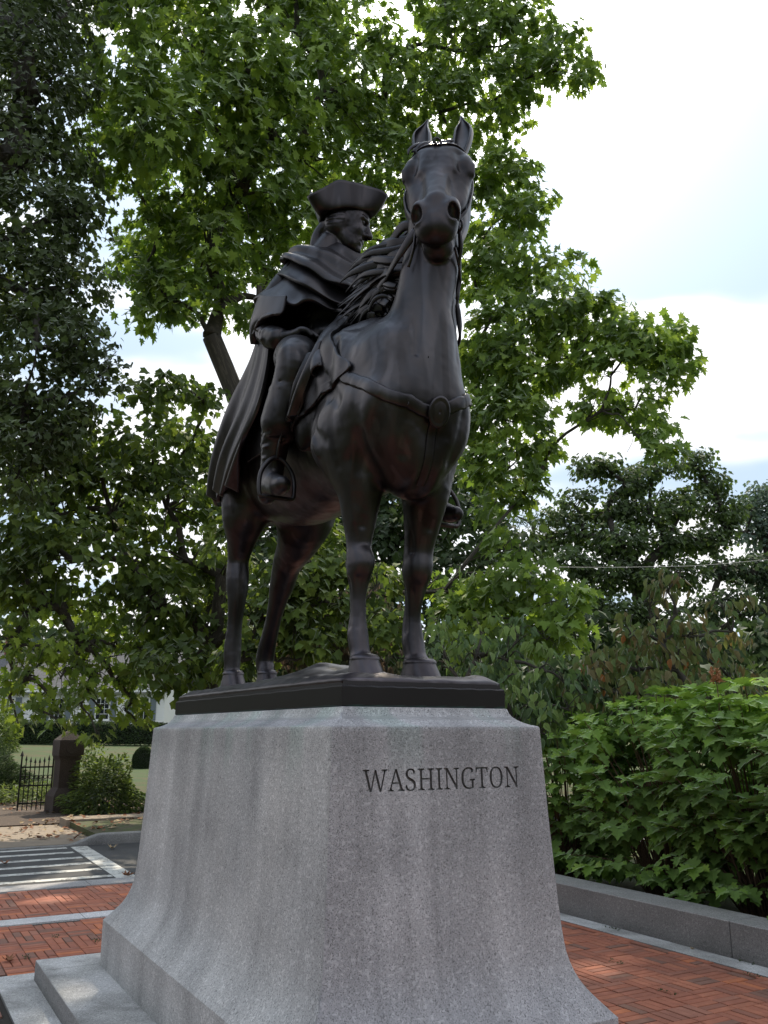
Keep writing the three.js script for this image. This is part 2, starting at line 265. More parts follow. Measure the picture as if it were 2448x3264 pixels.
{ // bedding of the brick plaza, and the bricks one by one
  const bed = onPlaza(struct('plaza', dress(box(-5.6, 5.2, -0.3, -0.012, -3.56, 4.6)), std({ color: rgb(0.026, 0.022, 0.018), roughness: 1 })));
  const brickMap = tex(512, 512, (u, v) => { const l = 0.75 + 0.5 * tfbm(u, v, 8, 2, 5) * (0.8 + 0.4 * tnoise(u, v, 200, 7)); return [0.4 * l, 0.4 * l, 0.4 * l]; });
  const tones = [[0.86, 0.3, 0.18], [0.78, 0.28, 0.175], [0.94, 0.34, 0.2], [0.68, 0.27, 0.18], [0.52, 0.26, 0.19], [1.18, 0.39, 0.18], [0.8, 0.33, 0.22]].map((c) => std({ map: brickMap, color: rgb(...c), bumpMap: brickMap, bumpScale: 0.003, roughness: 0.88 }));
  const vars = [0, 1, 2, 3].map((k) => { const g = new RoundedBoxGeometry(0.1895, 0.06, 0.058, 1, 0.004), uv = g.attributes.uv, p = g.attributes.position; for (let i = 0; i < p.count; i++) uv.setXY(i, p.getX(i) / 0.5 + k * 0.23, p.getZ(i) / 0.5 + p.getY(i) + k * 0.31); return g; });
  const r = rng(7), list = [], B = 0.391, L2 = B / 2, S6 = B / 6, put = (x, z, along, cut = 1) => {
    const [wx, , wz] = plaza2world(x, 0, z), d = Math.hypot(wx, wz), zf = -wz, vis = zf > 5 && Math.abs(wx / zf) < 0.5;
    list.push({ x, z, along, cut, d: vis ? d : d + 100, y: -0.031 + (r() - 0.5) * 0.004, t: r(), tx: (r() - 0.5) * 0.012, tz: (r() - 0.5) * 0.014, ty: (r() - 0.5) * 0.014, k: (r() * 4) | 0 });
  };
  const inside = (x, z) => !(x > -2.15 && x < 2.15 && Math.abs(z) < 1.36) && !(x < -3.82 && x > -4.13) && x > -5.57;
  for (let i = -15; i < 14; i++) for (let j = -3; j < 18; j++) {        // basket weave: blocks two bricks long and six wide
    const x0 = -0.048 + i * B, z0 = -2.283 + j * B, h = (i + j) & 1;
    for (let a = 0; a < 2; a++) for (let b = 0; b < 6; b++) {
      const x = x0 + (h ? (a + 0.5) * L2 : (b + 0.5) * S6), z = z0 + (h ? (b + 0.5) * S6 : (a + 0.5) * L2); if (!inside(x, z)) continue;
      const lo = z - (h ? 0.03 : 0.097), lim = -3.152; if (lo >= lim) put(x, z, h); else if (!h && z + 0.097 > lim + 0.04) { const len = z + 0.097 - lim; put(x, lim + len / 2, h, len / 0.194); } else if (h && z + 0.03 > lim + 0.02) put(x, lim + 0.03, h);
    }
  }
  for (let i = -28; i < 26; i++) { const x = i * 0.1955 + 0.02; if (inside(x, -3.2)) put(x, -3.187, 1); }
  list.sort((a, b) => a.d - b.d);
  const far = [];
  list.forEach((b, n) => {
    const tone = b.t < 0.3 ? 0 : b.t < 0.5 ? 1 : b.t < 0.64 ? 2 : b.t < 0.78 ? 3 : b.t < 0.88 ? 4 : b.t < 0.91 ? 5 : 6;
    if (n < 300) { const m = mesh('brick', vars[b.k], tones[tone], bed); m.position.set(b.x, b.y, b.z); m.rotation.set(b.tx, (b.along ? 0 : Math.PI / 2) + b.ty, b.tz); m.scale.x = b.cut; }
    else if (b.d < 113) { const g = (b.d > 100 && b.d < 1e9 ? box(-0.0965, 0.0965, -0.03, 0.03, -0.03, 0.03) : vars[b.k].clone()); (far[tone] ??= []).push((g.index ? g.toNonIndexed() : g)
      .scale(b.cut, 1, 1).rotateX(b.tx).rotateY((b.along ? 0 : Math.PI / 2) + b.ty).translate(b.x, b.y, b.z)); }
  });
  far.forEach((l, i) => tag(mesh('brick_paving', BGU.mergeGeometries(l), tones[i], bed), null, null, null, 'stuff'));
}
const streaks = (k) => (x, y, z, nx, ny, nz) => {                    // rain streaks, damp and dirt on the granite
  const s = Math.abs(nx) > Math.abs(nz) ? z * 1 + 9 : x, st = 0.68 * fbm(s * 7, y * 0.6, 3 + Math.sign(nx + nz)) + 0.32 * fbm(s * 31, y * 0.9, 7), bl = fbm(x * 2.3, y * 2.3, z * 2.3 + 5), l = 1 + k * ((st - 0.5) * 0.6 + (bl - 0.5) * 0.5), w = 0.03 * (bl - 0.5);
  return [l * (1 + w), l, l * (1 - w * 1.5)];
};
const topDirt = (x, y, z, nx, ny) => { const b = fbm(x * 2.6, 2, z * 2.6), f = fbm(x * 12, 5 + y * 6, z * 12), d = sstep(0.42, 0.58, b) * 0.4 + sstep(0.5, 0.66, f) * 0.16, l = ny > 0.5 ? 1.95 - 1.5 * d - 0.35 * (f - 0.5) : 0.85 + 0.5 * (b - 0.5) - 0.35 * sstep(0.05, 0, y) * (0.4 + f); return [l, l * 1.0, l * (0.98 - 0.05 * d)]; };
{ // granite bands, border and the wall at the edge of the plaza
  const bands = [['paving_band', -4.1, -3.85, -3.2, 4.6], ['kerb', -5.95, -5.6, -9, 9]];
  for (const [n, x0, x1, z0, z1] of bands) { const L = 1.8; for (let z = z0, k = 0; z < z1 - 0.01; z += L, k++) onPlaza(struct(n, slab(x0 + 0.003, x1 - 0.003, -0.25, 0.004, z + 0.003, Math.min(z1, z + L) - 0.003, (x, y, zz) => { const l = (n === 'kerb' ? 1.15 : 2.1) + 0.5 * (fbm(x * 4, 1, zz * 4 + k) - 0.5); return [l, l, l]; }, 0.15, 0.004), graniteFlat)); }
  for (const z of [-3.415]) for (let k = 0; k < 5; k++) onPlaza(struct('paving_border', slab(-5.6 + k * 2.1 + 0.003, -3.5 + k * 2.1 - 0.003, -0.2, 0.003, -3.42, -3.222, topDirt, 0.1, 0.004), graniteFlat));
  const wall = thing('granite_wall', 'low granite seat wall along the right edge of the brick plaza, below the leafy hedge', 'wall', [PC[0], 0, PC[2]], PT);
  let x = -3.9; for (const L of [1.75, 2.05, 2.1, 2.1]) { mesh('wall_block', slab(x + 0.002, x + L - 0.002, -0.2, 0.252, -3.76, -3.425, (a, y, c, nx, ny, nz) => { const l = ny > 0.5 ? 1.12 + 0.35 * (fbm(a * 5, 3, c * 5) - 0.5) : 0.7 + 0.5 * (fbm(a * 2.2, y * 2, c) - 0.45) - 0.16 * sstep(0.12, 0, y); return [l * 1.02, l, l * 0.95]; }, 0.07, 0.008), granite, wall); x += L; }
}
{ // the pedestal
  const ped = thing('granite_pedestal', 'flared grey granite pedestal with an incised name, carrying the bronze rider', 'pedestal', [PC[0], 0, PC[2]], PT);
  const L = 1.602, W = 0.754, prof = [[0.125, 0.002], [0.13, 0], [0.27, 0], [0.399, 0], [0.403, 0.004], [0.42, 0.02], [0.45, 0.046], [0.476, 0.068], [0.504, 0.09], [0.535, 0.109], [0.567, 0.124], [0.605, 0.137], [0.647, 0.147], [0.69, 0.153], [0.74, 0.158], [0.84, 0.165], [0.95, 0.171], [1.08, 0.178], [1.206, 0.185], [1.3, 0.189], [1.37, 0.192], [1.44, 0.195], [1.54, 0.199], [1.6, 0.202], [1.617, 0.203], [1.621, 0.205], [1.624, 0.209], [1.63, 0.232], [1.64, 0.256], [1.652, 0.276], [1.666, 0.292], [1.684, 0.304], [1.704, 0.31], [1.706, 0.315]];
  const ringAt = ([y, e]) => {                                      // rounded rectangle, 4 x (side + corner)
    const a = L - e, b = W - e, r = 0.014, out = [], c = [[a - r, b - r, 0], [-(a - r), b - r, 1], [-(a - r), -(b - r), 2], [a - r, -(b - r), 3]];
    for (let s = 0; s < 4; s++) { const [x, z, q] = c[s], [x2, z2] = c[(s + 1) % 4]; for (let i = 0; i <= 3; i++) { const t = (q + i / 3) * Math.PI / 2; out.push([x + Math.cos(t) * r, y, z + Math.sin(t) * r]); } const t = (q + 1) * Math.PI / 2, ox = Math.cos(t) * r, oz = Math.sin(t) * r, n = s % 2 ? 120 : 70; for (let i = 1; i < n; i++) out.push([lerp(x, x2, i / n) + ox, y, lerp(z, z2, i / n) + oz]); }
    return out;
  };
  const R = prof.map(ringAt), pos = [], idx = [], N = R[0].length; R.forEach((r) => r.forEach((p) => pos.push(...p)));
  for (let j = 0; j + 1 < R.length; j++) for (let i = 0; i < N; i++) { const a = j * N + i, b = j * N + (i + 1) % N; idx.push(a, a + N, b + N, a, b + N, b); }
  const t0 = pos.length / 3; pos.push(0, prof[0][0], 0, 0, prof[prof.length - 1][0], 0); for (let i = 0; i < N; i++) { const o = (R.length - 1) * N; idx.push(t0, i, (i + 1) % N, t0 + 1, o + (i + 1) % N, o + i); }
  let g = new THREE.BufferGeometry(); g.setAttribute('position', new THREE.Float32BufferAttribute(pos, 3)); g.setIndex(idx); g = BGU.toCreasedNormals(g, 0.5);
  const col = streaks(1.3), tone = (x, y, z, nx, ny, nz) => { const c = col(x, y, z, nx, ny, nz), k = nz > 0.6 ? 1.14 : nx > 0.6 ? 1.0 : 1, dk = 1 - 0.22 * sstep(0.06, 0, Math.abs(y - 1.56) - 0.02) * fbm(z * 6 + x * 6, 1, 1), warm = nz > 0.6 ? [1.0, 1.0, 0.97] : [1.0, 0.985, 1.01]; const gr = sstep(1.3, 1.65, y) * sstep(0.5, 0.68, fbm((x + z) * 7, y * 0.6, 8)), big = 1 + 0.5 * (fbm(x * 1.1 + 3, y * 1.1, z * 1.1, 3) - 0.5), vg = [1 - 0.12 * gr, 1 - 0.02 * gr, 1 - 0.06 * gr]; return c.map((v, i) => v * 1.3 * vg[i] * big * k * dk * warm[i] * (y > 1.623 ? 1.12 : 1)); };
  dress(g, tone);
  const font = await new FontLoader().loadAsync('fonts/droid/droid_serif_regular.typeface.json');
  const tg = new TextGeometry('WASHINGTON', { font, size: 0.1, depth: 0.06, curveSegments: 5, bevelEnabled: false }); tg.computeBoundingBox();
  const bb = tg.boundingBox, w = bb.max.x - bb.min.x, hgt = bb.max.y - bb.min.y; tg.translate(-bb.min.x - w / 2, -bb.min.y, 0); tg.scale(0.81 / w, 0.093 / hgt, 1);
  tg.rotateX(-0.045).rotateY(Math.PI / 2).translate(1.3965, 1.352, 0); dress(tg, () => [0.72, 0.7, 0.68]);
  const ev = new Evaluator(); ev.attributes = ['position', 'normal', 'uv', 'color']; ev.useGroups = false;
  const A = new Brush(g, granite), B = new Brush(tg.index ? tg.toNonIndexed() : tg, granite); A.updateMatrixWorld(); B.updateMatrixWorld();
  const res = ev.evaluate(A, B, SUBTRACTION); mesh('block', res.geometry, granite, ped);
  // step of two rings of slabs under it
  const seams = [[-1.93, -1.62], [-1.62, 0.05], [0.05, 1.62], [1.62, 1.93]];
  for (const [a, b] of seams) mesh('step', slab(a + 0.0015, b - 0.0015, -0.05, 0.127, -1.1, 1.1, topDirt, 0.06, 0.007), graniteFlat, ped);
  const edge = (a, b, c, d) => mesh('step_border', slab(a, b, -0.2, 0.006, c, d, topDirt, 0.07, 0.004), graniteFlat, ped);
  edge(-2.12, -1.905, -1.33, 1.33); edge(1.905, 2.12, -1.33, 1.33); for (const s of [1, -1]) { edge(-1.902, 0.1, s > 0 ? 1.07 : -1.33, s > 0 ? 1.33 : -1.07); edge(0.103, 1.902, s > 0 ? 1.07 : -1.33, s > 0 ? 1.33 : -1.07); }
}
{ // road, crossing, far kerb, pavement, verge
  const asphalt = tex(512, 512, (u, v) => { const l = 0.036 + 0.03 * tnoise(u, v, 220, 4) + 0.03 * (tfbm(u, v, 5, 8, 4) - 0.5); return [l, l * 1.02, l * 1.06]; });
  onPlaza(struct('road', dress(box(-9.3, -5.952, -0.3, -0.006, -45, 30), () => [1, 1, 1], 1.5), std({ map: asphalt, roughness: 0.92, bumpMap: asphalt, bumpScale: 0.004 })));
  const paint = tex(512, 512, (u, v) => { const w = tfbm(u, v, 10, 5, 5), c = tnoise(u, v, 180, 6), cr = Math.abs(tfbm(u, v, 7, 41, 4) - 0.5), l = 0.55 + 0.12 * (w - 0.5) - (w + c * 0.25 > 0.74 ? 0.3 : 0) - (cr < 0.012 ? 0.25 : 0); return [l, l * 1.0, l * 0.95]; });
  const pm = std({ map: paint, roughness: 0.85 });
  const stripe = (x0, x1, z0, z1, s0 = 0, s1 = 0) => { const g = new THREE.PlaneGeometry(1, 1, 1, 12).rotateX(-Math.PI / 2), p = g.attributes.position; for (let i = 0; i < p.count; i++) { const u = p.getX(i) + 0.5, v = p.getZ(i) + 0.5; p.setXYZ(i, lerp(x0, x1, u), 0, lerp(z0, z1, v) + lerp(s0, s1, u)); } g.computeVertexNormals(); const m = onPlaza(struct('road_marking', dress(g, () => [1, 1, 1], 1.3), pm)); m.position.y = -0.002; };
  for (const [a, b] of [[-6.28, -6.12], [-6.86, -6.7], [-7.42, -7.26], [-8.0, -7.84], [-8.58, -8.42], [-9.1, -8.96]]) stripe(a, b, -0.345, 3.2, 0, 0);
  stripe(-9.12, -5.97, -0.58, -0.35, -0.06, 0.0);
  const conc = tex(512, 512, (u, v) => { const l = 0.27 + 0.1 * (tfbm(u, v, 6, 3, 5) - 0.5) + 0.04 * (tnoise(u, v, 200, 5) - 0.5) - (tnoise(u, v, 90, 8) > 0.9 ? 0.05 : 0); return [l * 0.86, l * 0.7, l * 0.53]; }), cm = std({ map: conc, roughness: 0.95 });
  // far kerb: flush at the crossing, rising to full height past it
  const fn = (x0, x1, drop) => (u, v) => { const z = lerp(9, -45, v), h = sstep(-0.38, -0.86, z) * 0.13 * (1 - drop); return [lerp(x0, x1, u), 0.004 + h, z]; };
  { const g = new THREE.BufferGeometry(), pos = [], idx = [], n = 260; for (let i = 0; i <= n; i++) { const t = i / n, z = t < 0.6 ? lerp(4, -3, t / 0.6) : lerp(-3, -45, (t - 0.6) / 0.4), h = 0.008 + sstep(-0.36, -0.9, z) * 0.135; for (const [x, y] of [[-9.2, -0.05], [-9.2, h - 0.012], [-9.212, h], [-9.37, h], [-9.37, -0.05]]) pos.push(x, y, z); } for (let i = 0; i < n; i++) for (let k = 0; k < 4; k++) { const a = i * 5 + k; idx.push(a, a + 1, a + 6, a, a + 6, a + 5); } g.setAttribute('position', new THREE.Float32BufferAttribute(pos, 3)); g.setIndex(idx); const gg = BGU.toCreasedNormals(g, 0.6); onPlaza(struct('far_kerb', dress(gg, topDirt), graniteFlat)); }
  onPlaza(struct('pavement_apron', dress(box(-12.35, -9.372, -0.2, 0.012, -0.86, 12), () => [1, 0.98, 0.92], 1.4), cm));
  onPlaza(struct('pavement', dress(box(-12.38, -11.75, -0.2, 0.135, -40, -0.8), () => [1.25, 1.22, 1.12], 1.4), cm));
  onPlaza(struct('mulch_bed', dress(box(-19.5, -12.39, -0.2, 0.03, -3.6, 9), () => [1, 1, 1], 1), std({ map: tex(512, 512, (u, v) => { const a = tnoise(u, v, 90, 2), b = tnoise(u, v, 170, 4), c = tfbm(u, v, 12, 6, 4); const l = 0.03 + 0.05 * a * b; return b > 0.83 && c > 0.5 ? [0.2, 0.13, 0.08] : [l * 1.5, l * 1.05, l * 0.75]; }), roughness: 1 })));
  onPlaza(struct('verge', dress(box(-11.748, -9.372, -0.2, 0.1, -40, -0.87), () => [1, 1, 1], 1.4), std({ map: tex(512, 512, (u, v) => { const a = tfbm(u, v, 10, 5, 5), b = tnoise(u, v, 200, 3), l = 0.5 + 0.7 * b; return a > 0.56 ? [0.085 * l, 0.075 * l, 0.04 * l] : [0.07 * l, 0.085 * l, 0.025 * l]; }), roughness: 1 })));
}
// ---------- the bronze statue, in its own metres: x along the horse, y up, z to the horse's right ----------
const yaw3 = (p, o, a) => { const c = Math.cos(a), s = Math.sin(a), x = p[0] - o[0], z = p[2] - o[2]; return [o[0] + x * c - z * s, p[1], o[2] + x * s + z * c]; };
// a frame at o: along (e1), out (e2), side (e3)
const frame = (o, e1, e2, e3) => (a, b, c) => [o[0] + e1[0] * a + e2[0] * b + e3[0] * c, o[1] + e1[1] * a + e2[1] * b + e3[1] * c, o[2] + e1[2] * a + e2[2] * b + e3[2] * c];
const HY = 0.66, HP = 1.08;                                        // the horse's head: turned to its right, nose down
const hF = [Math.cos(HY), 0, Math.sin(HY)], hS = [-Math.sin(HY), 0, Math.cos(HY)];
const hA = [Math.cos(HP) * hF[0], -Math.sin(HP), Math.cos(HP) * hF[2]], hB = [Math.sin(HP) * hF[0], Math.cos(HP), Math.sin(HP) * hF[2]];
const POLL = [1.27, 4.72, -0.12];
const hd0 = frame(POLL, hA, hB, hS), hd = (a, b, c) => hd0(a, b, c * 0.88);                               // a along the face, b out of the forehead, c to its right
const hRot = (() => { const m = new THREE.Matrix4().makeBasis(V(...hA), V(...hB), V(...hS)), e = new THREE.Euler().setFromRotationMatrix(m); return [e.x, e.y, e.z]; })();

function horseField() {
  const F = new Field(), both = (fn) => { fn(1); fn(-1); };
  // trunk
  F.ell([0.05, 3.35, 0], [0.95, 0.5, 0.37], 0.1);
  F.ell([0.74, 3.34, 0], [0.5, 0.5, 0.32], 0.12);
  F.ell([-0.76, 3.48, 0], [0.52, 0.42, 0.29], 0.16);
  F.cap([0.55, 3.64, 0], [-0.5, 3.74, 0], 0.19, 0.22, 0.14);        // withers and back
  F.ell([-0.92, 3.46, 0.1], [0.32, 0.38, 0.165], 0.12).ell([-0.95, 3.48, -0.12], [0.34, 0.4, 0.19], 0.12);
  // shoulders, breast
  both((s) => {
    const w = s > 0 ? 0 : -0.03;
    F.cap([0.74, 3.58, (0.16 + w) * s], [1.1, 3.18, (0.19 + w) * s], 0.15, 0.18, 0.12);
    F.ell([1.17, 3.15, (0.145 + w * 0.3) * s], [0.19, 0.25, 0.16], 0.05, [0, 0, 0.25]);
    F.ell([0.9, 3.12, (0.29 + w) * s], [0.25, 0.18, 0.1], 0.06, [0, 0, -0.5]);
    F.ell([0.82, 3.4, (0.28 + w) * s], [0.17, 0.28, 0.08], 0.05, [0, 0, -0.35]);
    F.ell([1.0, 3.4, (0.23 + w) * s], [0.1, 0.26, 0.1], 0.05, [0, 0, 0.3]);
    F.ell([0.62, 3.28, (0.34 + w) * s], [0.12, 0.2, 0.06], 0.05, [0, 0, -0.3]);
  });
  F.ell([1.14, 2.98, 0], [0.2, 0.26, 0.2], 0.1);
  // neck: nearly upright
  F.chain([[1.0, 3.28, 0.0, 0.29], [1.17, 3.62, -0.03, 0.175], [1.275, 4.0, -0.07, 0.125], [1.29, 4.34, -0.095, 0.13]], 0.08);
  F.chain([[0.7, 3.56, 0, 0.15], [1.04, 3.62, -0.02, 0.12], [1.26, 3.92, -0.05, 0.075], [1.31, 4.25, -0.07, 0.07], [1.28, 4.52, -0.1, 0.085]], 0.04);
  F.ell([1.1, 3.42, 0.12], [0.2, 0.22, 0.17], 0.1).ell([1.18, 3.38, 0.0], [0.18, 0.26, 0.16], 0.1).ell([1.08, 3.42, -0.1], [0.18, 0.22, 0.16], 0.1);
  F.cap([1.26, 3.56, -0.05], [1.27, 3.2, -0.02], 0.12, 0.13, 0.1).cap([1.2, 3.46, 0.12], [1.24, 3.22, 0.14], 0.12, 0.14, 0.1).cap([1.2, 3.46, -0.1], [1.24, 3.22, -0.1], 0.1, 0.12, 0.08);
  F.cap([1.22, 3.1, 0.0], [1.33, 4.15, -0.065], 0.1, 0.075, 0.1);       // windpipe
  F.cap([1.29, 4.25, -0.0], [1.2, 3.5, 0.09], 0.05, 0.08, 0.05);       // neck muscles
  F.cap([1.24, 4.3, -0.18], [1.13, 3.5, -0.18], 0.06, 0.1, 0.05);
  // head
  const h = (a, b, c) => hd(a, b, c), E = (a, b, c, r, k, cut) => F.ell(hd(a, b, c), r, k, hRot, cut);
  F.cap([1.22, 4.36, -0.09], hd(0.18, -0.16, 0), 0.14, 0.125, 0.08);
  E(0.19, -0.09, 0, [0.15, 0.125, 0.165], 0.06);
  F.cap(h(0.2, -0.085, 0), h(0.56, -0.06, 0), 0.135, 0.09, 0.05);
  both((s) => {
    F.cap(h(0.16, -0.02, 0.075 * s), h(0.32, -0.02, 0.08 * s), 0.065, 0.05, 0.05);    // forehead plane
    E(0.26, -0.035, 0.165 * s, [0.075, 0.05, 0.05], 0.035);                        // eye socket
    E(0.215, -0.012, 0.155 * s, [0.07, 0.035, 0.04], 0.03);                         // brow
    E(0.33, -0.21, 0.11 * s, [0.22, 0.15, 0.065], 0.06);                              // cheek
    F.cap(h(0.32, -0.06, 0.16 * s), h(0.52, -0.09, 0.1 * s), 0.026, 0.02, 0.03);    // cheek crest
    F.cap(h(0.4, -0.23, 0.08 * s), h(0.68, -0.15, 0.05 * s), 0.055, 0.045, 0.05);
    E(0.36, -0.1, 0.1 * s, [0.16, 0.07, 0.06], 0.05);
  });
  F.cap(h(0.26, -0.03, 0), h(0.62, -0.0, 0), 0.062, 0.055, 0.03);                   // bridge of the nose
  E(0.7, -0.06, 0, [0.13, 0.095, 0.11], 0.05);
  E(0.765, -0.07, 0, [0.08, 0.085, 0.095], 0.03);
  both((s) => {
    E(0.695, -0.012, 0.09 * s, [0.085, 0.055, 0.045], 0.025);
    E(0.735, 0.018, 0.104 * s, [0.046, 0.036, 0.026], 0.014, true);
    E(0.73, -0.012, 0.112 * s, [0.025, 0.042, 0.025], 0.012, true);
    E(0.26, -0.03, 0.197 * s, [0.036, 0.024, 0.024], 0.008, true);
    E(0.26, -0.035, 0.182 * s, [0.034, 0.026, 0.028], 0.004);
  });
  E(0.735, -0.185, 0, [0.085, 0.07, 0.08], 0.022);                                   // lower lip and chin
  E(0.66, -0.215, 0, [0.09, 0.06, 0.065], 0.04);
  both((s) => F.groove([h(0.6, -0.135, 0.12 * s), h(0.76, -0.135, 0.1 * s), h(0.84, -0.13, 0.03 * s), h(0.845, -0.13, 0)], 0.014, 0.02));
  both((s) => { F.groove([h(0.2, 0.02, 0.12 * s), h(0.3, 0.0, 0.13 * s)], 0.03, 0.012); F.groove([h(0.36, 0.0, 0.1 * s), h(0.58, 0.0, 0.085 * s)], 0.03, 0.012); F.groove([h(0.215, -0.035, 0.215 * s), h(0.26, -0.005, 0.215 * s), h(0.305, -0.035, 0.21 * s)], 0.011, -0.009); F.groove([h(0.22, -0.05, 0.215 * s), h(0.26, -0.06, 0.215 * s), h(0.3, -0.05, 0.21 * s)], 0.009, -0.006); F.groove([h(0.47, -0.1, 0.13 * s), h(0.6, -0.08, 0.1 * s)], 0.012, -0.006); F.groove([h(0.5, -0.14, 0.12 * s), h(0.63, -0.13, 0.1 * s)], 0.012, -0.006); });
  // legs: joints [x, y, z, r]
  F.chain([[0.88, 3.06, 0.22, 0.2], [0.955, 2.84, 0.2, 0.13], [0.94, 2.66, 0.185, 0.088], [0.925, 2.52, 0.18, 0.064], [0.938, 2.41, 0.18, 0.069], [0.925, 2.3, 0.18, 0.05], [0.922, 2.17, 0.18, 0.044], [0.922, 2.06, 0.18, 0.056], [0.95, 1.97, 0.18, 0.052], [0.97, 1.92, 0.18, 0.066]], 0.06);
  F.chain([[0.92, 3.06, -0.19, 0.19], [0.99, 2.84, -0.18, 0.13], [0.955, 2.68, -0.18, 0.098], [0.915, 2.54, -0.18, 0.076], [0.897, 2.42, -0.18, 0.074], [0.875, 2.31, -0.18, 0.054], [0.845, 2.18, -0.18, 0.048], [0.842, 2.06, -0.18, 0.06], [0.87, 1.97, -0.18, 0.057], [0.885, 1.92, -0.18, 0.074]], 0.06);
  F.chain([[-0.74, 3.22, 0.14, 0.21], [-0.74, 3.02, 0.19, 0.155], [-0.8, 2.88, 0.185, 0.103], [-0.86, 2.74, 0.18, 0.073], [-0.86, 2.6, 0.18, 0.077], [-0.855, 2.46, 0.18, 0.061], [-0.88, 2.3, 0.18, 0.05], [-0.905, 2.12, 0.18, 0.06], [-0.9, 2.0, 0.18, 0.054], [-0.89, 1.94, 0.18, 0.066]], 0.06);
  F.cap([-0.84, 2.84, 0.18], [-0.955, 2.66, 0.18], 0.04, 0.036, 0.03).cap([-0.955, 2.66, 0.18], [-0.9, 2.4, 0.18], 0.036, 0.028, 0.03);
  F.chain([[-0.7, 3.22, -0.22, 0.26], [-0.62, 3.02, -0.2, 0.2], [-0.74, 2.86, -0.2, 0.14], [-0.9, 2.75, -0.2, 0.102], [-1.0, 2.62, -0.2, 0.088], [-1.07, 2.5, -0.2, 0.07], [-1.17, 2.32, -0.2, 0.058], [-1.275, 2.12, -0.2, 0.068], [-1.255, 2.03, -0.2, 0.06], [-1.24, 1.97, -0.2, 0.066]], 0.06);
  F.cap([-0.9, 2.82, -0.2], [-1.09, 2.7, -0.2], 0.045, 0.036, 0.03).cap([-1.09, 2.7, -0.2], [-1.13, 2.46, -0.2], 0.036, 0.03, 0.03);
  // kneecaps and tendons
  F.ell([0.975, 2.42, 0.18], [0.045, 0.07, 0.055], 0.03).ell([0.935, 2.43, -0.18], [0.045, 0.075, 0.06], 0.03);
  F.cap([0.89, 2.34, 0.18], [0.885, 2.08, 0.18], 0.026, 0.03, 0.02).cap([0.835, 2.34, -0.18], [0.805, 2.08, -0.18], 0.028, 0.032, 0.02);
  F.ell([0.885, 2.42, 0.18], [0.045, 0.045, 0.045], 0.03).ell([0.85, 2.43, -0.18], [0.05, 0.05, 0.05], 0.03);
  // furrows between muscles, folds, veins
  F.groove([[1.37, 3.0, 0], [1.32, 2.88, 0], [1.2, 2.72, 0]], 0.05, 0.03);
  F.groove([[1.16, 3.0, 0.32], [1.1, 2.86, 0.3], [1.05, 2.7, 0.26]], 0.03, 0.02);
  F.groove([[0.7, 3.66, 0.36], [0.9, 3.4, 0.38], [1.06, 3.2, 0.38]], 0.03, 0.02);
  F.groove([[0.66, 3.5, 0.42], [0.72, 3.2, 0.44], [0.7, 3.0, 0.42]], 0.035, 0.02);
  F.groove([[0.96, 3.02, 0.42], [0.86, 3.1, 0.43], [0.74, 3.08, 0.43]], 0.03, 0.024);
  F.groove([[0.8, 3.36, 0.4], [0.86, 3.2, 0.42], [0.82, 3.06, 0.42]], 0.022, 0.016);
  F.groove([[0.92, 3.4, 0.38], [0.97, 3.25, 0.38]], 0.022, 0.014);
  F.groove([[1.3, 3.2, 0.3], [1.22, 3.0, 0.33]], 0.05, -0.02);
  for (let i = 0; i < 5; i++) F.groove([[0.88 + i * 0.06, 3.62 - i * 0.025, 0.32], [0.9 + i * 0.075, 3.4 - i * 0.02, 0.38]], 0.02, i % 2 ? 0.009 : -0.007);
  for (let i = 0; i < 3; i++) F.groove([[1.1, 4.3 - i * 0.1, 0.1], [1.02 + i * 0.03, 3.75 - i * 0.1, 0.2]], 0.024, 0.007);
  F.groove([[1.36, 4.1, 0.04], [1.36, 3.4, 0.1]], 0.025, 0.012).groove([[1.33, 4.1, -0.14], [1.34, 3.4, -0.12]], 0.025, 0.012);
  F.groove([[0.9, 2.85, 0.05], [0.7, 2.78, 0], [0.5, 2.8, 0]], 0.03, 0.02);
  // wrinkled skin where the foreleg meets the barrel, chest furrows, veins down the legs
  for (let i = 0; i < 6; i++) F.groove([[0.62 + i * 0.05, 3.4 - i * 0.03, 0.42], [0.66 + i * 0.045, 3.2 - i * 0.02, 0.43], [0.64 + i * 0.06, 3.0 - i * 0.01, 0.41]], 0.02, i % 2 ? 0.014 : -0.012);
  F.groove([[1.32, 3.3, 0.14], [1.36, 3.1, 0.17], [1.3, 2.9, 0.14]], 0.03, 0.012).groove([[1.32, 3.3, -0.14], [1.36, 3.1, -0.17], [1.3, 2.9, -0.14]], 0.03, 0.012);
  F.groove([[1.1, 2.98, 0.3], [1.02, 2.8, 0.27], [0.99, 2.62, 0.24]], 0.014, -0.008).groove([[1.06, 2.92, 0.2], [1.04, 2.8, 0.2], [1.0, 2.6, 0.2]], 0.022, 0.01);
  F.groove([[1.1, 2.95, -0.22], [1.06, 2.8, -0.2], [1.02, 2.62, -0.18]], 0.022, 0.01).groove([[1.0, 2.9, -0.1], [0.98, 2.7, -0.11], [0.95, 2.5, -0.12]], 0.016, 0.008);
  for (const [x, z] of [[0.925, 0.18], [0.86, -0.18]]) { F.groove([[x + 0.05, 2.34, z + 0.03], [x + 0.045, 2.1, z + 0.03]], 0.012, 0.007); F.groove([[x - 0.0, 2.34, z + 0.05], [x, 2.1, z + 0.05]], 0.012, 0.008); }
  F.groove([[1.2, 3.9, 0.05], [1.22, 3.6, 0.12], [1.16, 3.4, 0.22]], 0.03, 0.01);
  F.disp = (x, y, z) => (vnoise(x * 34, y * 34, z * 34) - 0.5) * 0.002 + (vnoise(x * 6.5, y * 5, z * 6.5) - 0.5) * 0.014 + (vnoise(x * 16, y * 12, z * 16) - 0.5) * 0.004;
  return F;
}
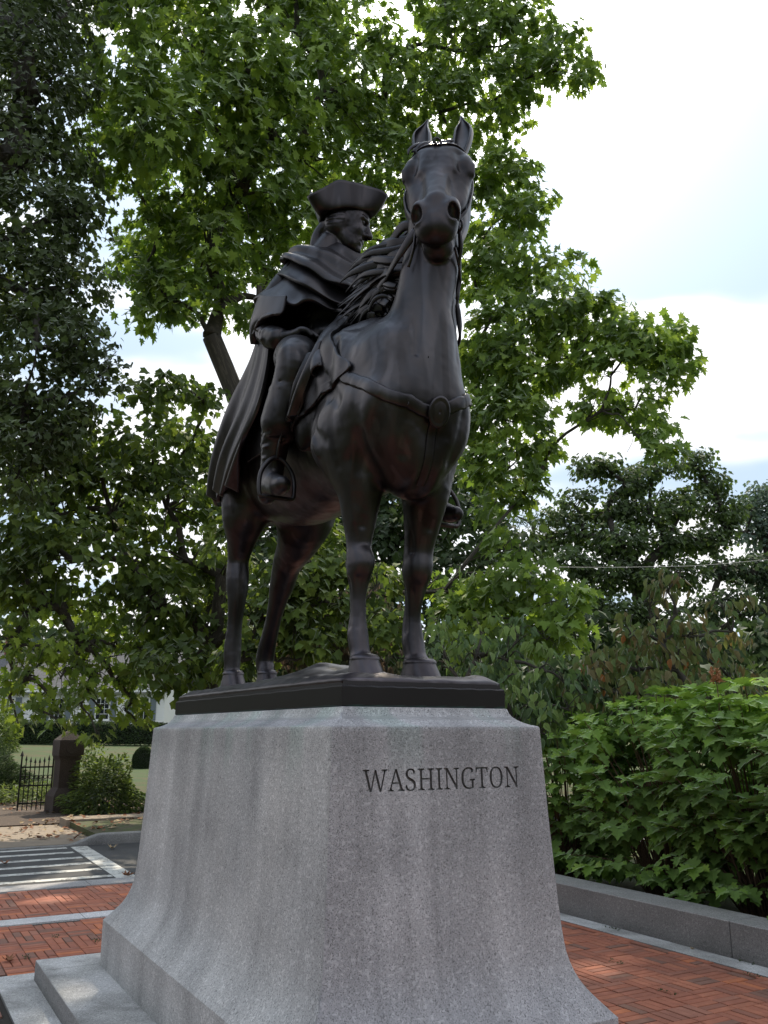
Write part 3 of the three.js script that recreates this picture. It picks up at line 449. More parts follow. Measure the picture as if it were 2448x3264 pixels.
function hoofGeometry(x, y0, z, r, h) {                            // bell-shaped hoof with a coronet band, toe forward
  const prof = [[0.02, 0], [r, 0], [r * 1.0, h * 0.12], [r * 0.9, h * 0.55], [r * 0.8, h * 0.86], [r * 0.84, h * 0.9], [r * 0.84, h * 1.0], [r * 0.7, h * 1.12], [0.02, h * 1.2]].map(([a, b]) => new THREE.Vector2(a, b));
  const g = new THREE.LatheGeometry(prof, 26), p = g.attributes.position;
  for (let i = 0; i < p.count; i++) { const a = p.getX(i), b = p.getY(i), t = 1 - b / h; p.setX(i, a * 1.12 + (a > 0 ? t * 0.05 * (a / r) : t * 0.012 * (a / r)) + 0.01); }
  g.translate(x, y0, z); g.deleteAttribute('uv'); g.computeVertexNormals(); return g;
}
function earGeometry(s) {                                          // a hollow leaf, mouth to the front
  const L = 0.56;
  return sheet((u, v) => {
    const q = u * 2 - 1, w = 0.028 + 0.027 * Math.sin(Math.PI * clamp(v * 0.9 + 0.1, 0, 1)), k = w * (1 - sstep(0.45, 1, v) * 0.8) * (v > 0.93 ? Math.sqrt(Math.max(0.02, 1 - ((v - 0.93) / 0.07) ** 2)) : 1), a = q * 2.3;
    return hd(0.035 - v * L + 0.05 * q * q * (1 - v) ** 2, -0.07 - 0.02 * v + (0.5 - Math.cos(a)) * k * 0.8, s * ((s > 0 ? 0.098 : 0.112) + 0.03 * Math.sin(v * 3.0)) + Math.sin(a) * k * 1.1);
  }, 18, 22, (u, v) => 0.013 * (1 - v * 0.8));
}
const RY = 0.95, RP = 0.34;                                        // the rider's head: turned to the left, bowed
const RH = (() => {
  const f0 = [Math.cos(RY), 0, -Math.sin(RY)], e3 = [Math.sin(RY), 0, Math.cos(RY)], e1 = [f0[0] * Math.cos(RP), -Math.sin(RP), f0[2] * Math.cos(RP)], e2 = [f0[0] * Math.sin(RP), Math.cos(RP), f0[2] * Math.sin(RP)];
  const m = new THREE.Matrix4().makeBasis(V(...e1), V(...e2), V(...e3)), e = new THREE.Euler().setFromRotationMatrix(m);
  return { at: frame([0.32, 4.71, -0.035], e1, e2, e3), rot: [e.x, e.y, e.z] };
})();
function riderField() {
  const F = new Field();
  // trunk, hips
  F.cap([0.07, 3.98, 0], [0.15, 4.28, -0.02], 0.2, 0.2, 0.1); F.cap([0.12, 4.4, 0.13], [0.2, 4.4, -0.17], 0.1, 0.1, 0.08);
  F.ell([0.21, 4.2, 0], [0.17, 0.22, 0.2], 0.08); F.ell([0.3, 4.08, -0.02], [0.15, 0.26, 0.22], 0.06);
  F.cap([0.19, 4.44, -0.03], [0.26, 4.58, -0.06], 0.09, 0.08, 0.05);
  F.ell([-0.02, 3.94, 0.08], [0.2, 0.15, 0.17], 0.08).ell([-0.02, 3.94, -0.08], [0.2, 0.15, 0.17], 0.08);
  // waistcoat skirts
  F.ell([0.28, 4.02, 0], [0.1, 0.16, 0.2], 0.06); F.ell([0.32, 3.92, 0.1], [0.12, 0.07, 0.1], 0.05);
  // arms
  F.chain([[0.2, 4.42, -0.28, 0.085], [0.22, 4.28, -0.38, 0.085], [0.26, 4.1, -0.36, 0.075], [0.44, 4.05, -0.2, 0.06], [0.54, 4.06, -0.1, 0.05]], 0.04);
  // legs in breeches and high boots
  F.chain([[0.06, 3.84, 0.13, 0.16], [0.3, 3.745, 0.27, 0.145], [0.5, 3.65, 0.365, 0.122], [0.54, 3.59, 0.385, 0.11], [0.49, 3.46, 0.4, 0.1], [0.4, 3.3, 0.415, 0.096], [0.33, 3.1, 0.42, 0.07], [0.31, 3.0, 0.42, 0.066]], 0.05);
  F.chain([[0.485, 3.44, 0.4, 0.109], [0.455, 3.36, 0.408, 0.114], [0.425, 3.28, 0.412, 0.12]], 0.01);   // boot cuff
  F.chain([[0.29, 2.95, 0.42, 0.066], [0.38, 2.93, 0.43, 0.06], [0.47, 2.9, 0.44, 0.058], [0.54, 2.89, 0.445, 0.046]], 0.03);
  F.ell([0.25, 2.9, 0.42], [0.055, 0.055, 0.052], 0.02);
  F.chain([[0.12, 3.95, -0.16, 0.17], [0.36, 3.85, -0.3, 0.15], [0.55, 3.66, -0.4, 0.115], [0.58, 3.52, -0.41, 0.1], [0.58, 3.3, -0.42, 0.092], [0.59, 3.0, -0.43, 0.064], [0.6, 2.93, -0.43, 0.06]], 0.05);
  F.chain([[0.6, 2.88, -0.43, 0.06], [0.7, 2.83, -0.44, 0.056], [0.8, 2.78, -0.45, 0.052], [0.86, 2.765, -0.455, 0.042]], 0.03);
  // wrinkles: knees, boot shafts, sleeves, waistcoat
  for (let i = 0; i < 7; i++) { const y = 3.235 - i * 0.03, x = 0.41 - i * 0.012; F.groove([[x + 0.09, y + 0.01, 0.42], [x + 0.05, y - 0.015, 0.49], [x - 0.06, y + 0.02 * (i % 2 ? 1 : -1), 0.5]], 0.012, i % 2 ? -0.009 : 0.01); }
  for (let i = 0; i < 4; i++) F.groove([[0.28 + i * 0.05, 3.99 - i * 0.04, 0.2], [0.33 + i * 0.05, 3.93 - i * 0.035, 0.34]], 0.014, 0.009);
  F.groove([[0.6, 3.46, 0.41], [0.55, 3.44, 0.48], [0.44, 3.46, 0.5], [0.38, 3.47, 0.44]], 0.009, -0.007); F.groove([[0.6, 3.49, 0.41], [0.55, 3.47, 0.48], [0.44, 3.49, 0.5], [0.38, 3.5, 0.44]], 0.008, 0.007); F.groove([[0.58, 3.7, 0.42], [0.66, 3.62, 0.38]], 0.03, 0.008);
  for (let i = 0; i < 5; i++) F.groove([[0.4, 3.76 - i * 0.04, 0.45], [0.46, 3.745 - i * 0.04, 0.48]], 0.008, 0.009);
  for (let i = 0; i < 5; i++) F.groove([[-0.02 + i * 0.03, 4.2 - i * 0.05, 0.44], [0.06 + i * 0.03, 4.14 - i * 0.05, 0.47], [0.12, 4.2 - i * 0.06, 0.4]], 0.016, i % 2 ? 0.012 : -0.01);
  for (let i = 0; i < 5; i++) F.groove([[0.3, 4.2 - i * 0.055, 0.2], [0.38, 4.17 - i * 0.06, 0.08], [0.4, 4.2 - i * 0.06, -0.05]], 0.014, i % 2 ? 0.01 : -0.01);
  F.disp = (x, y, z) => (vnoise(x * 40, y * 40, z * 40) - 0.5) * 0.0018 + (vnoise(x * 12, y * 12, z * 12) - 0.5) * 0.006;
  return F;
}
function rightArmField() {                                          // resting on the thigh
  const F = new Field();
  F.chain([[0.1, 4.42, 0.22, 0.08], [0.05, 4.24, 0.33, 0.08], [0.03, 4.05, 0.385, 0.07], [0.16, 3.915, 0.41, 0.062], [0.29, 3.85, 0.385, 0.05]], 0.04);
  F.chain([[0.2, 3.895, 0.402, 0.072], [0.275, 3.858, 0.388, 0.07]], 0.01);     // cuff
  for (let i = 0; i < 5; i++) F.groove([[0.0 + i * 0.035, 4.1 - i * 0.045, 0.46], [0.06 + i * 0.035, 4.04 - i * 0.045, 0.48], [0.1 + i * 0.03, 4.06 - i * 0.04, 0.42]], 0.014, i % 2 ? 0.01 : -0.008);
  F.disp = (x, y, z) => (vnoise(x * 30, y * 30, z * 30) - 0.5) * 0.004;
  return F;
}
function riderHeadField() {
  const F = new Field(), h = RH.at, E = (a, b, c, r, k = 0.02, cut = false) => F.ell(h(a, b, c), r, k, RH.rot, cut), C = (a, b, r1, r2, k = 0.015, cut = false) => F.cap(h(...a), h(...b), r1, r2, k, cut);
  E(-0.015, 0.06, 0, [0.135, 0.125, 0.105]);
  E(0.05, -0.04, 0, [0.085, 0.12, 0.082], 0.04); E(0.075, -0.115, 0, [0.06, 0.055, 0.058], 0.03);
  C([-0.03, -0.06, 0.07], [0.07, -0.135, 0.04], 0.035, 0.03, 0.03); C([-0.03, -0.06, -0.07], [0.07, -0.135, -0.04], 0.035, 0.03, 0.03);
  E(0.115, -0.15, 0, [0.028, 0.026, 0.032], 0.02);                                  // chin
  C([0.118, 0.035, 0], [0.165, -0.038, 0], 0.014, 0.021, 0.014); E(0.14, -0.045, 0.02, [0.018, 0.013, 0.012], 0.01); E(0.14, -0.045, -0.02, [0.018, 0.013, 0.012], 0.01);
  for (const s of [1, -1]) {
    E(0.112, 0.028, 0.038 * s, [0.02, 0.016, 0.024], 0.014, true); E(0.098, 0.026, 0.038 * s, [0.016, 0.014, 0.018], 0.005); C([0.12, 0.052, 0.015 * s], [0.098, 0.05, 0.065 * s], 0.012, 0.011, 0.014);
    E(0.085, -0.03, 0.05 * s, [0.03, 0.028, 0.022], 0.02); E(-0.02, 0.0, 0.1 * s, [0.022, 0.036, 0.012], 0.006);
    E(-0.05, -0.02, 0.075 * s, [0.075, 0.085, 0.045], 0.02);                          // hair over the ear
    for (let i = 0; i < 5; i++) F.groove([h(0.03, 0.04 - i * 0.03, 0.118 * s), h(-0.05, 0.02 - i * 0.032, 0.122 * s), h(-0.13, -0.03 - i * 0.018, 0.08 * s)], 0.007, 0.006);
  }
  C([0.125, -0.083, -0.026], [0.125, -0.083, 0.026], 0.01, 0.01, 0.01); C([0.122, -0.107, -0.022], [0.122, -0.107, 0.022], 0.011, 0.011, 0.01);
  C([0.135, -0.095, -0.03], [0.135, -0.095, 0.03], 0.003, 0.003, 0.006, true);
  E(-0.06, 0.02, 0, [0.1, 0.12, 0.108], 0.02);
  F.chain([[...h(-0.13, -0.04, 0), 0.045], [...h(-0.16, -0.11, 0), 0.035], [...h(-0.15, -0.2, 0.01), 0.03], [...h(-0.15, -0.28, 0.01), 0.012]], 0.02);  // queue
  F.cap([0.22, 4.5, -0.05], h(-0.04, -0.08, 0), 0.085, 0.075, 0.03);
  F.chain([[...h(0.0, -0.18, 0), 0.06], [...h(0.0, -0.25, 0), 0.075], [...h(-0.02, -0.33, 0), 0.09]], 0.02);   // neckcloth
  F.chain([[...h(-0.06, -0.15, 0), 0.08], [...h(-0.06, -0.22, 0), 0.095], [...h(-0.06, -0.3, 0), 0.105]], 0.008);   // standing collar
  F.disp = (x, y, z) => (vnoise(x * 60, y * 60, z * 60) - 0.5) * 0.0015;
  return F;
}
function handField(o, e1, e2, e3) {                                // palm along e1, back of the hand e2, thumb side e3
  const F = new Field(), h = frame(o, e1, e2, e3);
  F.cap(h(-0.03, 0, 0), h(0.06, 0, 0.028), 0.034, 0.024, 0.02).cap(h(-0.03, 0, 0), h(0.06, 0, -0.028), 0.034, 0.022, 0.02);
  [[0.042, 0.085], [0.016, 0.1], [-0.01, 0.094], [-0.035, 0.074]].forEach(([c, L], i) => F.chain([[...h(0.05, 0.004, c * 0.8), 0.019], [...h(0.085, 0.012, c), 0.0175], [...h(0.085 + L * 0.55, -0.004, c * 1.12), 0.015], [...h(0.08 + L, -0.04, c * 1.15), 0.0115]], 0.008));
  F.chain([[...h(-0.01, -0.005, 0.03), 0.024], [...h(0.03, -0.01, 0.068), 0.019], [...h(0.07, -0.02, 0.085), 0.016], [...h(0.1, -0.03, 0.082), 0.0125]], 0.012);
  return F;
}
function hatGeometry() {
  const f0 = [Math.cos(RY - 0.12), 0, -Math.sin(RY - 0.12)], hp = -0.14, h = frame([0.32, 4.69, -0.03], [f0[0] * Math.cos(hp), -Math.sin(hp), f0[2] * Math.cos(hp)], [f0[0] * Math.sin(hp), Math.cos(hp), f0[2] * Math.sin(hp)], [-f0[2], 0, f0[0]]);
  const brim = sheet((u, v) => {
    const t = u * Math.PI * 2, c = (1 + Math.cos(3 * t)) / 2, k = c ** 4, out = lerp(0.045, 0.14, k) * (0.3 + 0.7 * v) * v ** 0.3, up = (lerp(0.155, 0.08, c ** 3) + 0.09 * Math.max(0, -Math.cos(t)) * (1 - c)) * v ** 1.7 + 0.01 * Math.sin(5 * t + 1) * v - 0.02 * Math.sin(v * Math.PI);
    const R = 0.124 + out, front = Math.cos(t) > 0.6 ? 1.08 : 1;
    return h(-0.015 + Math.cos(t) * R * 1.06 * front, 0.075 + up - 0.012 * v * (1 - v) * 4, Math.sin(t) * R * 0.98);
  }, 120, 18, 0.013, true);
  const crown = sheet((u, v) => { const t = u * Math.PI * 2, r = Math.cos(v * Math.PI / 2) ** 0.55 * 0.128 + 0.001; return h(-0.015 + Math.cos(t) * r * 1.06, 0.07 + 0.12 * Math.sin(v * Math.PI / 2), Math.sin(t) * r * 0.98); }, 40, 12, 0.01, true);
  return [brim, crown];
}
// ring rows for the tiers of the cape: front, front-right, right, back-right, back, back-left, left, front-left
const NECKR = [[0.38, 4.48, -0.07], [0.34, 4.54, 0.03], [0.24, 4.59, 0.055], [0.15, 4.605, 0.02], [0.13, 4.605, -0.05], [0.16, 4.595, -0.13], [0.26, 4.575, -0.17], [0.35, 4.53, -0.16]];
const SHR = [[0.43, 4.33, -0.05], [0.35, 4.42, 0.15], [0.14, 4.555, 0.22], [-0.01, 4.535, 0.135], [-0.05, 4.5, -0.03], [0.0, 4.51, -0.2], [0.2, 4.53, -0.32], [0.38, 4.43, -0.26]];
const HEMS = [
  [[0.52, 4.14, 0.02], [0.39, 4.31, 0.27], [0.1, 4.5, 0.29], [-0.07, 4.47, 0.19], [-0.14, 4.45, -0.02], [-0.07, 4.45, -0.26], [0.21, 4.46, -0.4], [0.47, 4.32, -0.32]],
  [[0.54, 4.03, 0.04], [0.42, 4.17, 0.32], [0.08, 4.38, 0.34], [-0.13, 4.37, 0.24], [-0.2, 4.35, -0.02], [-0.11, 4.35, -0.3], [0.22, 4.37, -0.44], [0.5, 4.21, -0.36]],
  [[0.53, 4.01, 0.1], [0.42, 4.04, 0.36], [0.05, 4.2, 0.43], [-0.22, 4.22, 0.31], [-0.29, 4.2, -0.02], [-0.17, 4.2, -0.36], [0.24, 4.2, -0.5], [0.49, 4.06, -0.4]],
];
function tierGeometry(i) {                                         // three capes, each hem over the next
  const fold = [0.016, 0.007, 0.018][i], off = (row, d) => row.map((p) => [p[0] + (p[0] - 0.19) * d, p[1] + d * 0.15, p[2] + (p[2] + 0.04) * d]);
  const rows = [off(NECKR, 0.06 - i * 0.08), off(SHR, 0.07 - i * 0.07)];
  for (let k = 0; k < i; k++) rows.push(off(HEMS[k], -0.1 * (i - k)));
  rows.push(HEMS[i]);
  const fn = gridFn(rows, true);
  return sheet((u, v) => {
    const p = fn(u, v), a = v ** 3 * fold, w = Math.sin(u * Math.PI * 2 * 6 + i * 2.1 + Math.sin(u * 13) * 1.3) + 0.45 * Math.sin(u * Math.PI * 2 * 11 + i);
    const r = Math.hypot(p[0] - 0.19, p[2] + 0.04) || 1, nx = (p[0] - 0.19) / r, nz = (p[2] + 0.04) / r, roll = i === 0 ? 0.014 * Math.sin(v * 15 + Math.sin(u * 12) * 1.5) * sstep(0.15, 0.4, v) : 0.003 * Math.sin(v * 21 + u * 30) * v;
    return [p[0] + nx * (a * w + roll), p[1] + (i === 2 ? 0.012 * w * v ** 3 : 0) + roll * 0.5, p[2] + nz * (a * w + roll)];
  }, 150, 28, (u, v) => (i === 0 ? 0.014 + 0.03 * sstep(0.82, 0.97, v) : 0.01 + 0.008 * sstep(0.9, 1, v)), true);
}
// long cape: columns from the right front edge round the back to the left front edge
const CAPE = [
  [[0.24, 4.42, 0.2], [0.1, 4.46, 0.22], [-0.06, 4.45, 0.14], [-0.12, 4.45, -0.02], [-0.06, 4.45, -0.25], [0.14, 4.45, -0.36], [0.34, 4.4, -0.28]],
  [[0.1, 4.12, 0.41], [-0.04, 4.14, 0.37], [-0.24, 4.16, 0.22], [-0.34, 4.17, -0.02], [-0.28, 4.15, -0.36], [0, 4.12, -0.5], [0.24, 4.1, -0.48]],
  [[0.17, 3.84, 0.4], [-0.1, 3.88, 0.39], [-0.46, 3.95, 0.25], [-0.68, 4.02, 0], [-0.52, 3.94, -0.38], [-0.2, 3.84, -0.48], [0.12, 3.78, -0.5]],
  [[0.12, 3.5, 0.43], [-0.27, 3.6, 0.42], [-0.72, 3.72, 0.3], [-1.14, 3.86, 0], [-0.82, 3.72, -0.4], [-0.45, 3.56, -0.48], [0, 3.5, -0.5]],
  [[-0.12, 3.26, 0.44], [-0.5, 3.34, 0.43], [-0.93, 3.42, 0.31], [-1.42, 3.58, 0], [-1.02, 3.42, -0.4], [-0.65, 3.3, -0.48], [-0.2, 3.26, -0.5]],
  [[-0.36, 3.08, 0.42], [-0.68, 3.13, 0.4], [-1.04, 3.17, 0.3], [-1.5, 3.3, 0], [-1.1, 3.18, -0.38], [-0.75, 3.12, -0.48], [-0.36, 3.06, -0.47]],
];
function capeGeometry(F) {
  const fn = gridFn(CAPE), e = 0.01;
  return sheet((u, v) => {
    const p = fn(u, v), a = fn(u + e, v), b = fn(u - e, v), c = fn(u, Math.min(1, v + e)), d = fn(u, Math.max(0, v - e));
    const n = V(a[0] - b[0], a[1] - b[1], a[2] - b[2]).cross(V(c[0] - d[0], c[1] - d[1], c[2] - d[2])).normalize(), s = u + 0.05 * Math.sin(v * 4) * (1 - u);
    const w = Math.sin(s * 46 + 1.2) * 0.6 + Math.sin(s * 27 - 0.5) * 0.7 + 0.35 * Math.sin(s * 90 + v * 2), k = (0.012 + 0.05 * sstep(0.1, 0.9, v)) * 0.6;
    const hem = Math.sin(s * 46 + 1.2) * 0.03 * v ** 4, q = [p[0] + n.x * w * k, p[1] + n.y * w * k + hem, p[2] + n.z * w * k];
    return v > 0.35 && F.value(...q) < 0.022 ? F.snap(q, 0.022) : q;      // rests on the rump where it touches
  }, 200, 76, 0.022);
}
function sleeveDrape() {                                            // fold of the cape over the right arm, hanging to a point
  const fn = gridFn([[[-0.1, 4.25, 0.36], [0.04, 4.24, 0.43], [0.2, 4.16, 0.43], [0.36, 4.1, 0.38]], [[-0.14, 4.1, 0.38], [0.0, 4.08, 0.46], [0.2, 4.02, 0.47], [0.38, 3.97, 0.41]], [[-0.12, 4.02, 0.39], [0.0, 3.98, 0.455], [0.13, 4.0, 0.47], [0.27, 4.02, 0.44]], [[-0.06, 3.97, 0.4], [0.0, 3.92, 0.44], [0.05, 3.95, 0.455], [0.12, 4.0, 0.455]]]);
  return sheet((u, v) => { const p = fn(u, v), w = 0.016 * v * Math.sin(u * 14 + v * 4); return [p[0], p[1], p[2] + w]; }, 40, 30, 0.016);
}
function maneGeometry(F) {                                          // locks from the crest, blown back to the right side
  const r = rng(41), out = [], crest = (t) => spline([[1.22, 4.16, -0.05], [1.2, 4.08, -0.045], [1.14, 3.97, -0.03], [1.06, 3.88, -0.02], [0.95, 3.8, 0.0], [0.78, 3.74, 0.0]], t);
  for (let i = 0; i < 480; i++) {
    const t = Math.min(1, (i + r()) / 480), c = crest(t), layer = r(), L = lerp(0.22, 0.5, Math.sin(Math.min(1, t * 0.95 + 0.12) * Math.PI)) * (0.6 + r() * 0.45), sw = r() * 6.28 * 0.35 + t * 7, fr = 5 + r() * 1.5;
    const dx = -0.92 - 0.2 * r(), dy = -0.3 + r() * 0.4 + 0.3 * t, dz = -0.06 + layer * 0.36;
    const pts = [0, 0.15, 0.32, 0.5, 0.68, 0.85, 1].map((s) => [c[0] + 0.05 * (1 - s) + dx * L * s * (0.6 + 0.4 * s), c[1] + 0.03 * Math.sin(s * 3.1) + dy * L * s ** 1.25 + 0.026 * Math.sin(sw + s * fr), c[2] + (layer - 0.4) * 0.14 + dz * L * s ** 0.8 + 0.022 * Math.sin(sw * 1.7 + s * fr)]);
    const w = 0.012 + 0.02 * r();
    out.push(cord(pts, (s) => w * (0.8 + 0.4 * Math.sin(s * 2.6)) * (1 - s ** 2.5 * 0.94), (s) => 0.0075 * (1 - s * 0.75), { n: 18, m: 6, side: () => [0.15, 0.9, 0.35 * Math.sin(sw)] }));
  }
  const body = new Field();                                        // the mass of hair under the locks
  body.chain([[1.2, 4.1, -0.04, 0.05], [1.1, 4.02, 0.0, 0.08], [0.98, 3.95, 0.02, 0.09], [0.84, 3.9, 0.02, 0.08], [0.7, 3.84, 0.02, 0.05]], 0.03).chain([[1.05, 4.06, 0.02, 0.06], [0.84, 4.02, 0.05, 0.06], [0.7, 4.02, 0.06, 0.03]], 0.04);
  body.disp = (x, y, z) => 0.03 * (vnoise(x * 8 + y * 6, y * 40 - x * 14, z * 34) - 0.5);
  out.push(body.mesh(0.012));
  const fore = [];
  for (let i = 0; i < 16; i++) {                                   // forelock
    const t = (i / 15) * 2 - 1, q = r();
    const pts = [[0.03, -0.1, t * 0.07], [0.0, -0.03 + q * 0.03, t * 0.08], [0.05, 0.02 + q * 0.02, t * 0.1 + 0.02], [0.1, 0.03 + q * 0.01, t * 0.12 + 0.03 + q * 0.03], [0.13 + q * 0.03, 0.035, t * 0.13 + 0.05]].map((p) => hd(...p));
    fore.push(cord(pts, (s) => 0.02 * (1 - s ** 2 * 0.85), (s) => 0.013 * (1 - s * 0.6), { n: 14, m: 6, side: () => hS }));
  }
  return [joined(out), joined(fore)];
}
// a strap that lies on a field: points are snapped to the surface
const strapOn = (F, pts, w, th, lift = 0.006, n = 40) => { const P = []; for (let i = 0; i <= n; i++) P.push(F.snap(spline(pts, i / n), lift)); return cord(P, w, th, { n: n * 2, m: 8, side: (t, c) => { const g = F.grad(c.x, c.y, c.z), a = spline(P, Math.max(0, t - 0.02)), b = spline(P, Math.min(1, t + 0.02)); const v = V(...g).cross(V(b[0] - a[0], b[1] - a[1], b[2] - a[2])); return [v.x, v.y, v.z]; } }); };
// a cloth that lies on a field: rows of points, projected
const clothOn = (F, rows, lift, th, nu = 40, nv = 30) => { const fn = gridFn(rows); return sheet((u, v) => { const [x, y, z0] = fn(u, v), s = Math.sign(z0); let z = 0.62; for (let i = 0; i < 40; i++) { const d = F.value(x, y, z * s) - lift; if (d < 0.001) break; z -= Math.min(0.05, d * 0.8); if (z < 0.05) break; } return [x, y, z * s]; }, nu, nv, th); };
const ring = (c, rx, ry, axis, r, n = 44) => cord(Array.from({ length: 13 }, (_, i) => { const a = i / 12 * Math.PI * 2, x = Math.sin(a) * rx, y = -Math.cos(a) * ry; return axis === 'x' ? [c[0], c[1] + y, c[2] + x] : [c[0] + x, c[1] + y, c[2]]; }), r, r, { n });
function tackParts(F, add) {
  const h = (a, b, c) => hd0(a, b, c);
  const straps = [];
  straps.push(strapOn(F, [h(0.11, -0.1, 0.15), h(0.12, -0.0, 0.13), h(0.12, 0.06, 0.05), h(0.12, 0.06, -0.05), h(0.12, 0.0, -0.13), h(0.11, -0.1, -0.15)], 0.016, 0.006));
  for (const s of [1, -1]) {
    straps.push(strapOn(F, [h(0.09, -0.12, 0.15 * s), h(0.22, -0.13, 0.17 * s), h(0.42, -0.13, 0.14 * s), h(0.64, -0.13, 0.1 * s)], 0.013, 0.006, 0.007));
    straps.push(strapOn(F, [h(0.03, -0.12, 0.15 * s), h(0.16, -0.26, 0.15 * s), h(0.3, -0.36, 0.09 * s), h(0.33, -0.38, 0)], 0.011, 0.006, 0.007, 24));
    const b = F.snap(h(0.66, -0.13, 0.11 * s), 0.012);
    straps.push(ring([b[0], b[1], b[2]], 0.03, 0.03, 'z', 0.006), cord([b, [b[0] + 0.0, b[1] - 0.1, b[2] + 0.012 * s], [b[0] - 0.04, b[1] - 0.19, b[2] + 0.02 * s]], 0.009, 0.007, { n: 12 }));
  }
  straps.push(ring(h(0.115, 0.07, -0.0), 0.022, 0.022, 'x', 0.006, 30));
  add('bridle', joined(straps), 'horse');
  const R = F.snap(h(0.66, -0.13, 0.11), 0.012), L = F.snap(h(0.66, -0.13, -0.11), 0.012);
  const band = { n: 60, m: 8, side: () => [0.2, 1, 0.1] };
  add('rein', cord([R, [1.25, 3.98, 0.13], [1.06, 3.95, 0.105], [0.9, 3.92, 0.1], [0.66, 3.89, 0.09], [0.54, 3.96, 0.02], [0.53, 4.04, -0.06]], 0.024, 0.009, band), 'horse');
  add('rein', cord([L, [1.34, 3.98, -0.19], [1.27, 3.8, -0.215], [1.2, 3.6, -0.24], [1.0, 3.66, -0.26], [0.75, 3.92, -0.16], [0.54, 4.04, -0.08]].map((p, i) => (i > 1 && i < 5 ? F.snap(p, 0.014) : p)), 0.015, 0.008, band), 'horse');
  add('rein', cord([[L[0] - 0.04, L[1] - 0.1, L[2] - 0.0], [1.36, 3.9, -0.15], [1.33, 3.76, -0.16], [1.28, 3.56, -0.2], [1.05, 3.74, -0.24], [0.72, 3.95, -0.16], [0.54, 4.05, -0.09]].map((p, i) => (i > 0 && i < 5 ? F.snap(p, 0.013) : p)), 0.011, 0.007, band), 'horse');
  const bs = [strapOn(F, [[1.0, 3.42, 0.4], [1.16, 3.3, 0.36], [1.3, 3.17, 0.2], [1.36, 3.1, 0.0]], 0.034, 0.009, 0.006, 50), strapOn(F, [[1.36, 3.12, 0.0], [1.36, 3.2, -0.16], [1.24, 3.3, -0.34], [0.95, 3.45, -0.4]], 0.034, 0.009, 0.006, 50), strapOn(F, [[1.36, 3.12, 0.0], [1.3, 2.95, 0.0], [1.2, 2.8, 0.0]], 0.028, 0.008, 0.005, 24)];
  add('breast_strap', joined(bs), 'horse');
  const mc = F.snap([1.38, 3.11, 0.0], 0.016), g = F.grad(...mc), side = V(0, 1, 0).cross(V(...g)).normalize(), up = V(...g).cross(side);
  add('breast_medallion', sheet((u, v) => { const a = u * Math.PI * 2, q = v * 0.058, y = Math.cos(a) * q * 1.35, x = Math.sin(a) * q, d = 0.012 * (1 - v * v) + (v > 0.8 ? 0.006 : 0); return [mc[0] + side.x * x + up.x * y + g[0] * d, mc[1] + side.y * x + up.y * y + g[1] * d, mc[2] + side.z * x + up.z * y + g[2] * d]; }, 36, 8, 0.012, true), 'horse');
  add('saddle_cloth', clothOn(F, [[[0.76, 3.8, 0.2], [0.3, 3.85, 0.25], [-0.2, 3.85, 0.25]], [[1.0, 3.5, 0.5], [0.4, 3.6, 0.6], [-0.25, 3.6, 0.6]], [[1.12, 3.36, 0.5], [0.5, 3.38, 0.6], [-0.28, 3.4, 0.6]], [[0.78, 3.28, 0.6], [0.45, 3.2, 0.6], [-0.25, 3.24, 0.6]]], 0.012, 0.016, 50, 40), 'horse');
  add('saddle_cloth', clothOn(F, [[[0.76, 3.8, -0.2], [0.3, 3.85, -0.25], [-0.2, 3.85, -0.25]], [[1.0, 3.5, -0.5], [0.4, 3.6, -0.6], [-0.25, 3.6, -0.6]], [[1.1, 3.36, -0.5], [0.5, 3.38, -0.6], [-0.28, 3.4, -0.6]], [[0.78, 3.28, -0.6], [0.45, 3.2, -0.6], [-0.25, 3.24, -0.6]]], 0.012, 0.016, 40, 30), 'horse');
  const S = new Field();
  S.ell([0.12, 3.83, 0], [0.5, 0.09, 0.27], 0.05); S.cap([0.52, 3.84, 0.1], [0.52, 3.84, -0.1], 0.08, 0.08, 0.05); S.cap([0.54, 3.9, 0.05], [0.54, 3.9, -0.05], 0.05, 0.05, 0.05); S.cap([-0.32, 3.88, 0.16], [-0.32, 3.88, -0.16], 0.07, 0.07, 0.05);
  add('saddle', S.mesh(0.014), 'horse');
  const hol = new Field();
  hol.chain([[0.6, 3.84, 0.14, 0.062], [0.7, 3.7, 0.26, 0.06], [0.8, 3.52, 0.355, 0.052], [0.83, 3.46, 0.375, 0.05]], 0.02);
  hol.ell([0.56, 3.89, 0.11], [0.07, 0.06, 0.055], 0.02); hol.cap([0.835, 3.455, 0.375], [0.865, 3.4, 0.39], 0.034, 0.03, 0.014, true);
  hol.groove([[0.7, 3.68, 0.33], [0.78, 3.66, 0.26]], 0.012, 0.008); hol.groove([[0.76, 3.6, 0.36], [0.84, 3.58, 0.3]], 0.01, 0.008);
  add('holster', hol.mesh(0.01), 'horse');
  add('holster_flap', sheet((u, v) => { const p = spline([[0.72, 3.62, 0.35], [0.74, 3.5, 0.4], [0.7, 3.38, 0.43], [0.62, 3.24, 0.44]], v), w = (u - 0.5) * 0.16 * (1 - v * 0.45); return [p[0] + w, p[1] + w * 0.25, p[2] - w * 0.1 + 0.02 * Math.sin(u * 9 + v * 3)]; }, 20, 24, 0.016), 'horse');
